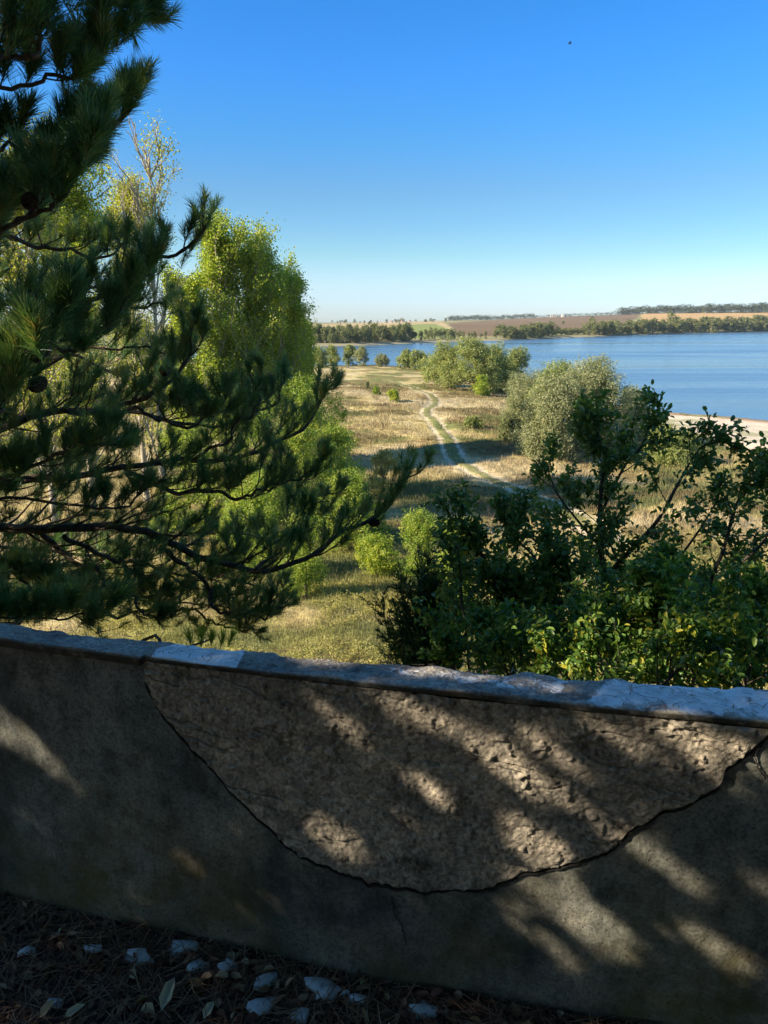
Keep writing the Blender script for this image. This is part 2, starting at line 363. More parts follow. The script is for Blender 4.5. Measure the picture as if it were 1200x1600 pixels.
# the cart track
trk_px = [(960, 850), (900, 808), (850, 782), (800, 760), (755, 742), (718, 722), (706, 702), (698, 684), (682, 664), (668, 650), (668, 638), (680, 629), (674, 618), (655, 610), (625, 600), (590, 592)]
TRK = spline([gpt(*p) for p in trk_px], 160)[:, :2]
def track_d(x, y):
    d = np.full(x.shape, 1e9); sd = np.zeros(x.shape); al = np.zeros(x.shape)
    for i in range(len(TRK) - 1):
        a = TRK[i]; e = TRK[i + 1] - a; L = np.hypot(*e) + 1e-9
        t = np.clip(((x - a[0]) * e[0] + (y - a[1]) * e[1]) / L ** 2, 0, 1)
        dd = np.hypot(x - a[0] - e[0] * t, y - a[1] - e[1] * t)
        m = dd < d; d = np.where(m, dd, d); al = np.where(m, (i + t) / (len(TRK) - 1), al)
    return d, al
def lerp(a, b, f): return a * (1 - f[..., None]) + np.asarray(b) * f[..., None]
FIELDS = {'ploughed': [(700, 505), (790, 499), (870, 492), (1003, 489), (995, 497), (950, 518), (740, 526), (715, 519)],
          'stubble': [(470, 508), (560, 504), (690, 502), (716, 520), (680, 523), (600, 512), (470, 516)],
          'orange': [(1004, 489), (1220, 485), (1400, 484), (1400, 497), (1220, 498), (1120, 501), (1000, 503)],
          'green': [(600, 512), (640, 507), (680, 506), (716, 520), (700, 528), (590, 530)]}
def surface(x, y):
    """intrinsic colour and region of every ground point"""
    r = np.hypot(x, y); n1 = fbm(x / 7, y / 7, 0, 4, 21); n2 = fbm(x / 2.2, y / 2.2, 0, 4, 31); n3 = fbm(x / 22, y / 22, 0, 3, 41)
    col = np.broadcast_to(np.array([.44, .36, .165]), x.shape + (3,)).copy()
    col = lerp(col, (.15, .165, .055), sstep(.44, .56, n1) * .9)
    col = lerp(col, (.22, .155, .075), sstep(.47, .58, n3 * .5 + n2 * .5) * .7)
    col = lerp(col, (.54, .45, .27), sstep(.55, .72, 1 - n1) * .7)
    col = lerp(col, (.26, .23, .08), (1 - sstep(14, 26, r)) * .6)
    col = lerp(col, (.32, .30, .09), sstep(.42, .55, n2) * .75 * sstep(20, 24, r) * (1 - sstep(32, 42, r)))
    # rusty weeds left of the track
    X, Y = 0, 0
    reg = np.zeros(x.shape, int)
    d = sdf(LAKE, x, y)
    # beach
    ds = sdf(SAND, x, y) + (fbm(x / 3, y / 3, 0, 4, 51) - .5) * 7
    f = sstep(1.2, -1.5, ds)
    sand = lerp(np.broadcast_to(np.array([.64, .54, .42]), x.shape + (3,)), (.36, .22, .15), sstep(5, 1, d))
    sand = lerp(sand, (.3, .3, .15), sstep(.6, .68, fbm(x / 4, y / 4, 0, 3, 55)) * .7)
    col = col * (1 - f[..., None]) + sand * f[..., None]; reg = np.where(f > .5, 1, reg)
    sh = sstep(4, .5, d) * (r < 330); col = lerp(col, (.24, .2, .12), sh * .7 * (1 - f))
    # far land
    r0 = np.interp(np.arctan2(x, y), fs_az, fs_r); far = (r > r0 - 3) & (y > 0)
    P = np.stack([x, y, ground_z(x, y)], -1); px, py = project(P); px = np.nan_to_num(px, nan=-9999); py = np.nan_to_num(py, nan=9999)
    fc = np.broadcast_to(np.array([.20, .21, .09]), x.shape + (3,)).copy()
    n4 = fbm(x / 60, y / 60, 0, 4, 61)
    fc = lerp(fc, (.27, .24, .12), sstep(.4, .6, n4))
    fc = lerp(fc, (.30, .27, .17), sstep(40, 5, r - r0))
    frg = np.zeros(x.shape, int)
    for k, (nm, c) in enumerate([('stubble', (.40, .31, .16)), ('green', (.20, .24, .07)), ('ploughed', (.165, .115, .065)), ('orange', (.44, .29, .13))]):
        dd = sdf(FIELDS[nm], px, py * 1.0); ff = (dd < 0)
        cc = np.array(c)[None] * (1 + (fbm(x / 90, y / 25, 0, 4, 70 + k)[..., None] - .5) * .5)
        fc = np.where(ff[..., None], cc, fc); frg = np.where(ff, 3 + k, frg)
    col = np.where(far[..., None], fc, col); reg = np.where(far, frg, reg)
    # track
    td = np.full(x.shape, 99.); al = np.zeros(x.shape)
    near = (r > 20) & (r < 190) & (x > -40) & (x < 60) & (y > 0)
    if near.any():
        a, b = track_d(x[near], y[near]); td[near] = a; al[near] = b
    wob = (fbm(x / .7, y / .7, 0, 4, 81) - .5) * .6
    fade = 1 - sstep(.86, 1., al) * .75
    rut = sstep(.34, .1, np.abs(td - .72) + wob) * (.55 + .45 * sstep(.35, .6, fbm(x / 1.7, y / 1.7, 0, 3, 82))) * fade; mid = sstep(.6, .3, td + wob) * fade
    col = lerp(col, (.16, .19, .06), mid * .7); col = lerp(col, (.56, .48, .35), rut)
    reg = np.where((td < 1.2) & (al < .9) & (reg == 0), 2, reg)
    return col, reg, td, f, d
az = np.concatenate([np.radians(np.arange(-180, -33, 3.)), np.radians(np.arange(-33, 33, .1)), np.radians(np.arange(33, 180, 3.))])
rr_ = np.concatenate([[0.8, 1.4], np.geomspace(2, 40, 240), np.geomspace(40, 3100, 520)[1:]])
A, RR = np.meshgrid(az, rr_); X = RR * np.sin(A); Y = RR * np.cos(A); Z = ground_z(X, Y)
col, reg, td, sandf, dl = surface(X, Y)
Z = Z - .06 * sstep(.45, .2, np.abs(td - .72))
na = len(az); nr = len(rr_)
idx = np.arange(nr * na).reshape(nr, na)
Fq = np.stack([idx[:-1, :], np.roll(idx[:-1, :], -1, 1), np.roll(idx[1:, :], -1, 1), idx[1:, :]], -1).reshape(-1, 4)
Fq = Fq[:, ::-1]
Vg = np.stack([X, Y, Z], -1).reshape(-1, 3); cg = col.reshape(-1, 3); rg = reg.reshape(-1)[Fq].max(1)
for k, nm in enumerate(['ground', 'beach', 'track', 'stubble_field', 'green_field', 'ploughed_field', 'orange_field']):
    sel = Fq[rg == k]
    if not len(sel): continue
    u, inv = np.unique(sel, return_inverse=True)
    o = mk(nm, Vg[u], inv.reshape(-1, 4), M['ground'], cols={'col': cg[u]}, smooth=True)
    tag(o, kind='structure')
xs = 3050.
o = mk('water', [(-xs, 20, WZ), (xs, 20, WZ), (xs, xs, WZ), (-xs, xs, WZ)], [(0, 1, 2, 3)], M['water']); tag(o, kind='structure')

# ------------------------------------------------------------------ terrace and parapet
def wall_y(x): return 1.563 - .24 * x + .03 * x * x
def on_wall(px, py):                            # point of the parapet's face seen at a photo pixel
    r = ray(px, py); t = 1.5
    for _ in range(30): t = wall_y(r[0] * t) / r[1]
    return np.array([r[0] * t, r[1] * t, EYE + r[2] * t])
def wall_frame(x):
    x = np.asarray(x, float); s = -.24 + .06 * x; L = np.sqrt(1 + s * s)
    return s, np.stack([s / L, -1 / L, 0 * x], -1)   # outward normal of the face that looks at the terrace
TOP = .812; CT = .825
wall = empty('parapet_wall', (0, wall_y(0), 0), 'low weathered concrete parapet wall with a rough broken patch, in front of the pine', 'wall')
WO = np.array(wall.location)
xs_ = np.arange(-4.5, 4.5, .008); zs_ = np.arange(-.06, TOP + .001, .008)
XX, ZZ = np.meshgrid(xs_, zs_); s_, nn = wall_frame(XX)
dsp = (fbm(XX * 3, ZZ * 3, 0, 4, 91) - .5) * .02 + (fbm(XX * 25, ZZ * 25, 0, 3, 92) - .5) * .004
dsp -= .02 * sstep(.05, -.03, ZZ + (fbm(XX * 6, ZZ * 0, 0, 3, 95) - .5) * .1)
P = np.stack([XX, wall_y(XX), ZZ], -1) + nn * dsp[..., None]
nxw, nzw = len(xs_), len(zs_); ii = np.arange(nxw * nzw).reshape(nzw, nxw)
Ff = np.stack([ii[:-1, :-1], ii[:-1, 1:], ii[1:, 1:], ii[1:, :-1]], -1).reshape(-1, 4)
# back face and top so that it is a solid wall
xb = np.arange(-4.5, 4.51, .15); sb, nb = wall_frame(xb); back = np.stack([xb, wall_y(xb), 0 * xb], -1) - nb * .06
nbk = len(xb); Vb = np.concatenate([back + [0, 0, -1.6], back + [0, 0, TOP], np.stack([xb, wall_y(xb), 0 * xb + TOP], -1) - nb * .012])
jb = np.arange(nbk - 1)
Fb = np.concatenate([np.stack([jb + 1, jb, jb + nbk, jb + nbk + 1], -1), np.stack([jb + nbk + 1, jb + nbk, jb + 2 * nbk, jb + 2 * nbk + 1], -1)])
mk('wall_body', np.concatenate([P.reshape(-1, 3), Vb]) - WO, np.concatenate([Ff, Fb + nxw * nzw]), M['plaster'], wall, smooth=True)
# rough patch: a layer standing about a centimetre proud, with a ragged lower edge
edge_px = [(226, 1042), (232, 1075), (262, 1122), (300, 1168), (350, 1222), (395, 1268), (430, 1305), (470, 1338), (520, 1360), (600, 1382), (700, 1394), (770, 1387), (820, 1364), (880, 1352), (945, 1328), (985, 1300), (1030, 1270), (1080, 1252), (1122, 1226), (1130, 1196), (1160, 1178), (1192, 1160), (1215, 1120)]
ed = np.array([on_wall(*p) for p in edge_px]); tt = np.linspace(0, len(ed) - 1, 400); ed = np.stack([np.interp(tt, np.arange(len(ed)), ed[:, k]) for k in range(3)], 1)
ex = ed[:, 0]; ez = ed[:, 2]; o_ = np.argsort(ex); ex = ex[o_]; ez = ez[o_]
px_ = np.arange(ex[0] + .002, ex[-1], .0032); low = np.interp(px_, ex, ez) + (fbm(px_ * 30, 0 * px_, 0, 5, 101) - .5) * .03
nz_ = 230; vv = np.linspace(0, 1, nz_)
XX, VV = np.meshgrid(px_, vv); ZZ = low[None] + (TOP - .003 - low[None]) * VV
XX = XX + (fbm(XX * 30, ZZ * 30, 0, 3, 111) - .5) * .012 * sstep(.25, 0, XX - ex[0])
de = np.minimum(ZZ - low[None], (XX - ex[0]) * 1.6)
h = .008 + (fbm(XX * 5, ZZ * 7, 0, 3, 102) - .5) * .006 + (fbm(XX * 26, ZZ * 36, 0, 4, 103) - .5) * .005 + (fbm(XX * 90, ZZ * 90, 0, 3, 104) - .5) * .006
ridge = 1 - np.abs(fbm(XX * 4 + 3, ZZ * 16 + XX * 3, 0, 4, 105) - .5) * 2
h -= sstep(.95, 1., ridge) * .006
lump = fbm(XX * 55, ZZ * 55, 0, 2, 106); h += sstep(.68, .82, lump) * .006
h = np.maximum(h, -.004) * sstep(0, .012, de) ** .5 - .004 * (1 - sstep(0, .012, de))
s_, nn = wall_frame(XX); bd = (fbm(XX * 3, ZZ * 3, 0, 4, 91) - .5) * .02
P = np.stack([XX, wall_y(XX), ZZ], -1) + nn * (h + bd + .004)[..., None]
nxp, nzp = len(px_), nz_; ii = np.arange(nxp * nzp).reshape(nzp, nxp)
Ff = np.stack([ii[:-1, :-1], ii[:-1, 1:], ii[1:, 1:], ii[1:, :-1]], -1).reshape(-1, 4)
o = mk('rough_patch', P.reshape(-1, 3) - WO, Ff, M['rough'], wall, smooth=True); o['label'] = 'curved area of rough exposed aggregate with a cracked lower edge'
# cracks beside the patch
cb = MB()
e3 = np.stack([np.interp(np.linspace(ex[0] + .004, ex[-1], 500), ex, ex), wall_y(np.linspace(ex[0] + .004, ex[-1], 500)), np.interp(np.linspace(ex[0] + .004, ex[-1], 500), px_, low)], -1)
e3[:, 2] -= .004; e3[:, 0] -= .002; s_, nn = wall_frame(e3[:, 0]); e3 += nn * (.003 + (fbm(e3[:, 0] * 3, e3[:, 2] * 3, 0, 4, 91) - .5)[:, None] * .02)
cb.tube(e3, .0034 * (.3 + 1.2 * fbm(e3[:, 0] * 12, 0 * e3[:, 0], 0, 3, 7)), 5)
for pts in ([(612, 1398), (618, 1425), (630, 1448), (636, 1475)], [(1192, 1150), (1180, 1185), (1196, 1215)]):
    c3 = np.array([on_wall(*p) for p in pts]); c3 = spline(c3, 24); s_, nn = wall_frame(c3[:, 0]); c3 += nn * .006; c3[:, 0] += (np.random.RandomState(3).rand(24) - .5) * .006
    cb.tube(c3, .0015, 4)
M['shade_grime'] = plain('dark_grime', (.012, .011, .01), .95)
cb.build('crack', M['shade_grime'], wall, off=WO)
# coping slab
cx = np.arange(-4.5, 4.5, .006)
lip = .014 + (fbm(cx * 9, 0 * cx, 0, 4, 121) - .5) * .008; lip = np.where(cx < -.572, .022 + (fbm(cx * 14, 0 * cx, 0, 3, 122) - .5) * .005, lip)
bk = np.clip(.108 + .045 * cx, .07, .17) + (fbm(cx * 5, 0 * cx + 4, 0, 5, 123) - .5) * .04
prof = [(-1, 0.), (-1, .5), (-1, 1.)]; nt_ = 26
rows = []
botz = np.where(cx < -.572, TOP - .012, TOP - .002)
s_, nn = wall_frame(cx); face = np.stack([cx, wall_y(cx), 0 * cx], -1)
def row(off, z): return face + nn * np.asarray(off)[:, None] + np.stack([0 * cx, 0 * cx, np.asarray(z)], -1)
topz = CT + (fbm(cx * 4, 0 * cx, 0, 4, 124) - .5) * .008
rows.append(row(lip * 0 - .01, botz)); rows.append(row(lip * .9, botz))
rows.append(row(lip, botz + .3 * (topz - botz))); rows.append(row(lip, botz + .7 * (topz - botz)))
rows.append(row(lip - .003, topz - .002))
for k in range(nt_):
    f = (k + 1) / nt_; off = lip * (1 - f) - bk * f
    zz = topz + (fbm(cx * 12, 0 * cx + f * 1.5, 0, 4, 125) - .5) * .006 + (fbm(cx * 60, 0 * cx + f * 8, 0, 3, 126) - .5) * .006 - sstep(.8, 1, f * (1 + (vnoise(cx * 20, cx * 0, 0, 127) - .5) * .3)) * .012
    rows.append(row(off, zz))
rows.append(row(-bk - .002, topz - .05)); rows.append(row(-bk * 0 - .055, 0 * cx + TOP - .05))
CP = np.array(rows); nrw, ncx = CP.shape[:2]; ii = np.arange(nrw * ncx).reshape(nrw, ncx)
Ff = np.stack([ii[:-1, :-1], ii[:-1, 1:], ii[1:, 1:], ii[1:, :-1]], -1).reshape(-1, 4)
cpx, cpy = project(CP)
def pmask(poly, feather): return sstep(feather, -feather, sdf(poly, np.nan_to_num(cpx, nan=-9e3), np.nan_to_num(cpy, nan=9e3)))
paint = np.maximum.reduce([pmask([(222, 1044), (246, 1012), (300, 1000), (384, 1014), (366, 1050), (300, 1048)], 10) * .8,
                           pmask([(900, 1105), (940, 1058), (1100, 1062), (1400, 1085), (1400, 1150), (1190, 1126)], 36) * .66,
                           pmask([(560, 1030), (900, 1056), (880, 1092), (560, 1058)], 14) * .42])
shade_grime = np.zeros(CP.shape[:2]); shade_grime[:4] = 1.; shade_grime[4] = .5
paint[:4] *= .3
mk('coping', CP.reshape(-1, 3) - WO, Ff, M['coping'], wall, {'paint': paint.reshape(-1), 'shade_grime': shade_grime.reshape(-1)}, smooth=True)

rng = np.random.default_rng(5)
fx = np.concatenate([np.linspace(-12, -1.6, 30), np.linspace(-1.55, 1.55, 240), np.linspace(1.6, 12, 30)])
fy = np.concatenate([np.linspace(-12, .6, 20), np.linspace(.65, 2.3, 130)])
XX, YY = np.meshgrid(fx, fy); YW = np.minimum(YY, wall_y(np.clip(XX, -4.5, 4.5)) + .03)
ZZ = (fbm(XX * 5, YW * 5, 0, 4, 131) - .5) * .035 + (fbm(XX * 30, YW * 30, 0, 3, 132) - .5) * .012
ii = np.arange(XX.size).reshape(XX.shape)
Ff = np.stack([ii[:-1, :-1], ii[:-1, 1:], ii[1:, 1:], ii[1:, :-1]], -1).reshape(-1, 4)
o = mk('terrace_floor', np.stack([XX, YW, ZZ], -1).reshape(-1, 3), Ff, M['soil'], smooth=True); tag(o, kind='structure')

# leaf litter: pine needles, crumbs of leaf and bark nobody could count
def leaves(P, D, Nn, L, W, rnd, fold=.25):
    """leaf blades: P base, D direction, Nn normal -> V, F, attr"""
    n = len(P); D = unit(D); B = unit(np.cross(D, Nn)); Nn = np.cross(B, D)
    L = np.broadcast_to(L, (n,))[:, None]; W = np.broadcast_to(W, (n,))[:, None]
    up = Nn * W * fold
    V = np.stack([P, P + D * L * .3 + B * W * .5 + up, P + D * L * .72 + B * W * .38 + up, P + D * L - Nn * L * .12,
                  P + D * L * .72 - B * W * .38 + up, P + D * L * .3 - B * W * .5 + up], 1).reshape(-1, 3)
    b = np.arange(n)[:, None] * 6
    F = np.stack([b + [[0, 1, 2, 3]], b + [[0, 3, 4, 5]]], 1).reshape(-1, 4)
    return V, F, np.repeat(rnd, 6)
lt = MB(); n = 16000
qx = rng.uniform(-1.5, 1.3, n); qy = wall_y(qx) - rng.uniform(.0, 1.1, n) ** 1.3
Pn = np.stack([qx, qy, rng.uniform(.004, .03, n)], -1); th = rng.uniform(0, 6.28, n)
Dn = np.stack([np.cos(th), np.sin(th), rng.normal(0, .18, n)], -1); Ln = rng.uniform(.04, .11, n)[:, None]
B = unit(np.cross(Dn, [0, 0, 1.])) * .0014
V = np.stack([Pn - B, Pn + B, Pn + Dn * Ln + B * .5, Pn + Dn * Ln - B * .5], 1).reshape(-1, 3)
lt.add(V, np.arange(n * 4).reshape(-1, 4), None, np.repeat(rng.random(n), 4))
n = 2600; qx = rng.uniform(-1.5, 1.3, n); qy = wall_y(qx) - rng.uniform(.01, 1.0, n)
th = rng.uniform(0, 6.28, n)
V, F, a = leaves(np.stack([qx, qy, rng.uniform(.01, .03, n)], -1), np.stack([np.cos(th), np.sin(th), rng.normal(0, .25, n)], -1),
                 unit(np.stack([rng.normal(0, .5, n), rng.normal(0, .5, n), np.ones(n)], -1)), rng.uniform(.02, .05, n), rng.uniform(.006, .022, n), rng.random(n) ** 1.3)
lt.add(V, F, None, a)
n = 900; qx = rng.uniform(-1.6, 1.5, n); fb = rng.random(n); qy = wall_y(qx) + rng.uniform(-.01, .1, n); th = rng.uniform(0, 6.28, n)
Pn = np.stack([qx, qy, CT + rng.uniform(.002, .01, n)], -1); Dn = np.stack([np.cos(th), np.sin(th), rng.normal(0, .05, n)], -1); Ln = rng.uniform(.006, .05, n)[:, None] * rng.random(n)[:, None]; B = unit(np.cross(Dn, [0, 0, 1.])) * .0012
co = MB(); co.add(np.stack([Pn - B, Pn + B, Pn + Dn * Ln + B * .5, Pn + Dn * Ln - B * .5], 1).reshape(-1, 3), np.arange(n * 4).reshape(-1, 4), None, np.repeat(rng.random(n), 4))
tag(co.build('needle_litter', M['needle_dry'], smooth=False), 'fallen needles and grit scattered on top of the parapet', 'litter', kind='stuff')
tag(lt.build('leaf_litter', M['needle_dry'], smooth=False), 'brown pine needles and leaf crumbs covering the terrace floor', 'litter', kind='stuff')
n = 420; qx = rng.uniform(-1.5, 1.3, n); qy = wall_y(qx) - rng.uniform(.01, 1.0, n) ** 1.2; th = rng.uniform(0, 6.28, n)
V, F, a = leaves(np.stack([qx, qy, rng.uniform(.015, .035, n)], -1), np.stack([np.cos(th), np.sin(th), rng.normal(0, .3, n)], -1), unit(np.stack([rng.normal(0, .5, n), rng.normal(0, .5, n), np.ones(n)], -1)), rng.uniform(.02, .055, n), rng.uniform(.012, .028, n), rng.random(n) * .9)
tag(mk('fallen_leaves', V, F, M['dry_leaf'], None, {'rnd': a}), 'tan and brown fallen leaves mixed into the pine litter on the terrace', 'litter', kind='stuff')
chips = [(285, 1478, 62, 'broad'), (40, 1487, 30, ''), (218, 1495, 52, 'broad'), (310, 1508, 44, ''), (350, 1510, 36, ''), (415, 1532, 62, 'long'), (515, 1550, 50, ''), (560, 1560, 36, ''), (415, 1570, 62, 'long'), (465, 1588, 44, ''), (660, 1576, 60, 'broad'), (90, 1566, 34, ''), (145, 1480, 40, ''), (360, 1505, 22, ''), (540, 1552, 24, ''), (500, 1538, 60, 'tan')]
clab = ['broad pale chip close to the wall foot, left of the centre of the litter', 'small pale chip in the litter beside the left edge of the photo', 'wide bluish chip in the litter, third from the left edge', 'bluish chip right of the two touching the broad one near the wall foot',
        'bluish chip left of the long one in the middle of the litter', 'long ragged pale chip in the middle of the litter', 'blue-white chip under the wall foot right of the long ragged one', 'blue-white chip next to the small one at the right of the row',
        'long pale chip lying just below the long ragged one', 'pale chip at the bottom edge right of the two long chips', 'lone broad chip at the right end of the litter', 'lone chip near the bottom left corner, above the tan leaf',
        'chip in the litter between the left edge chip and the wide bluish one', 'tiny chip touching the bluish one beside the long ragged chip', 'tiny chip squeezed between the two blue-white ones', 'flat chip lying tight against the wall foot, right of the middle']
for i, (px, py, wd, k) in enumerate(chips):
    c = at_z(px, py, .024); rr2 = wd / FPX * c[1] * .52; nn2 = 9; th = np.arange(nn2) / nn2 * 6.283
    rad = rr2 * (1 + rng.uniform(-.45, .3, nn2)); asp = .38 + rng.random() * .3
    ring = np.stack([np.cos(th) * rad, np.sin(th) * rad * asp, 0 * th], -1)
    top = ring * .93 + [0, 0, .005] + np.stack([0 * th, 0 * th, rng.normal(0, .0015, nn2)], -1); bot = ring + [0, 0, -.01]; cen = [[0, 0, .0055]]
    V = np.concatenate([bot, top, cen]); j = np.arange(nn2); k2 = (j + 1) % nn2
    o = mk('stone_chip', V, np.stack([j, k2, k2 + nn2, j + nn2], -1), M['chip'], T=np.stack([j + nn2, k2 + nn2, 0 * j + 2 * nn2], -1))
    o.location = c; o.rotation_euler = (rng.normal(0, .12), rng.normal(0, .12), rng.random() * .8 - .4)
    tag(o, clab[i], 'stone chip', 'pale plaster chips on the terrace floor')
for px, py, L, W, ang, lab in [(252, 1580, .085, .03, 1.45, 'large pale dry leaf standing out in the litter near the bottom edge'), (318, 1592, .045, .022, 1.2, 'small pale dry leaf in the litter right of the large pale leaf'),
                               (100, 1590, .05, .02, .6, 'tan dry leaf in the litter at the bottom left corner')]:
    c = at_z(px, py, .03)
    V, F, a = leaves(np.array([[0, 0, 0.]]), np.array([[math.cos(ang), math.sin(ang), .25]]), np.array([[0, -.3, 1.]]), L, W, np.array([.97]))
    o = mk('dry_leaf', V, F, M['dry_leaf'], attrs={'rnd': a}); o.location = c; tag(o, lab, 'leaf')

# ------------------------------------------------------------------ pines
E1 = unit(np.cross(S, [0, 0, 1.])); E2 = np.cross(S, E1)
def suv(P): return np.stack([np.asarray(P) @ E1, np.asarray(P) @ E2], -1)
# openings cut in the unseen canopy so sun patches land on the parapet
GAPS_PX = [
    [(-40, 1088), (0, 1100), (60, 1146), (108, 1200), (150, 1252), (90, 1218), (0, 1160), (-40, 1140)],
    [(-40, 1068), (0, 1080), (62, 1118), (54, 1126), (0, 1096), (-40, 1084)],
    [(610, 1095), (650, 1095), (720, 1130), (800, 1190), (770, 1192), (700, 1160)],
    [(640, 1215), (665, 1215), (720, 1262), (705, 1268)],
    [(930, 1130), (960, 1128), (1040, 1190), (1030, 1205), (975, 1170)],
    [(240, 1306), (275, 1310), (318, 1345), (318, 1368), (280, 1352)],
    [(352, 1405), (375, 1412), (430, 1455), (420, 1464), (380, 1446)],
    [(372, 1370), (395, 1374), (450, 1425), (430, 1425)],
    [(458, 1374), (485, 1378), (515, 1408), (500, 1416)],
    [(480, 1285), (520, 1275), (560, 1305), (585, 1345), (560, 1362), (520, 1340)],
    [(490, 1095), (520, 1098), (590, 1150), (600, 1175), (560, 1165)],
    [(715, 1140), (760, 1142), (820, 1175), (870, 1218), (908, 1250), (890, 1264), (845, 1256), (790, 1218), (750, 1180)],
    [(830, 1142), (850, 1145), (915, 1200), (905, 1210), (870, 1190)],
    [(790, 1270), (830, 1275), (880, 1315), (915, 1345), (895, 1358), (840, 1350), (800, 1320)],
    [(900, 1268), (940, 1272), (1000, 1300), (1060, 1345), (1112, 1385), (1100, 1400), (1040, 1370), (970, 1310)],
    [(815, 1372), (870, 1368), (930, 1410), (1000, 1460), (985, 1475), (1000, 1505), (960, 1500), (900, 1460), (850, 1425)],
    [(1045, 1110), (1080, 1118), (1130, 1170), (1165, 1215), (1165, 1250), (1120, 1222), (1075, 1170)],
    [(1035, 1180), (1050, 1180), (1082, 1208), (1070, 1212)],
    [(1065, 1455), (1110, 1448), (1165, 1480), (1195, 1512), (1160, 1525), (1105, 1500)],
    [(815, 1448), (850, 1450), (905, 1500), (890, 1515), (850, 1490)],
    [(590, 1386), (620, 1388), (682, 1415), (660, 1424)],
    [(1170, 1175), (1260, 1200), (1250, 1240), (1185, 1210)], [(1168, 1375), (1250, 1400), (1240, 1430), (1185, 1398)],
]
GAPS = []
for poly in GAPS_PX:
    q_ = np.array([suv(on_wall(*p)) for p in poly]); q_ = q_.mean(0) + (q_ - q_.mean(0)) * (1.04 + .3 * float(np.ptp(q_, axis=0).max() < .065)); GAPS.append([tuple(v) for v in q_])
for poly in ([(440, 1018), (560, 1026), (575, 1046), (470, 1040)], [(590, 1034), (700, 1042), (790, 1056), (760, 1064), (640, 1056)], [(985, 1096), (1060, 1100), (1060, 1108), (990, 1104)], [(780, 1058), (860, 1062), (880, 1078), (800, 1072)]):
    GAPS.append([tuple(suv(at_z(x, y, CT))) for x, y in poly])
def gap_d(uv):
    d = np.full(len(uv), 1e9)
    for g_ in GAPS: d = np.minimum(d, sdf(g_, uv[:, 0], uv[:, 1]))
    return d
def prune(V, F, a, per, quads):
    """drop needles or leaves that stand in a sun opening; per = vertices each, quads = faces each"""
    C = V.reshape(-1, per, 3).mean(1); uv = suv(C); keep = np.ones(len(C), bool)
    for g_ in GAPS:
        ga = np.array(g_); m_ = np.all((uv > ga.min(0)) & (uv < ga.max(0)), 1); i_ = np.where(m_)[0]
        if len(i_): keep[i_[sdf(g_, uv[i_, 0], uv[i_, 1]) < -.002]] = False
    F = F.reshape(-1, quads, 4)[keep] - np.where(keep)[0][:, None, None] * per
    F = F + np.arange(keep.sum())[:, None, None] * per
    return V.reshape(-1, per, 3)[keep].reshape(-1, 3), F.reshape(-1, 4), a.reshape(-1, per)[keep].reshape(-1)
def tufts(rng, P, D, L=.1, n=90, wd=.0022, shoot=.1, spread=1.):
    """needle brushes: V, F, attr"""
    K = len(P); P = np.repeat(P, n, 0); D = np.repeat(unit(D), n, 0); m = K * n
    u = rng.random(m) ** .75
    per = unit(np.cross(D, rdir(rng, m)))
    ang = np.radians(rng.uniform(18, 62, m)) * (1.15 - .5 * u) * spread
    nd = unit(D * np.cos(ang)[:, None] + per * np.sin(ang)[:, None] + [0, 0, .05])
    b = P + D * (u * shoot)[:, None]; ln = (L * rng.uniform(.75, 1.1, m))[:, None]
    wv = unit(np.cross(nd, rdir(rng, m))) * wd * .5
    sag = np.array([0, 0, -1.]) * ln * .04
    mid = b + nd * ln * .55
    V = np.stack([b - wv, b + wv, mid + wv, mid - wv, b + nd * ln + sag + wv * .35, b + nd * ln + sag - wv * .35], 1).reshape(-1, 3)
    q = np.arange(m)[:, None] * 6
    F = np.stack([q + [[0, 1, 2, 3]], q + [[3, 2, 4, 5]]], 1).reshape(-1, 4)
    tone = np.repeat(np.clip(rng.normal(.42, .22, K), 0, 1), n)
    return V, F, np.repeat(np.clip(tone + rng.normal(0, .12, m), 0, 1), 6)
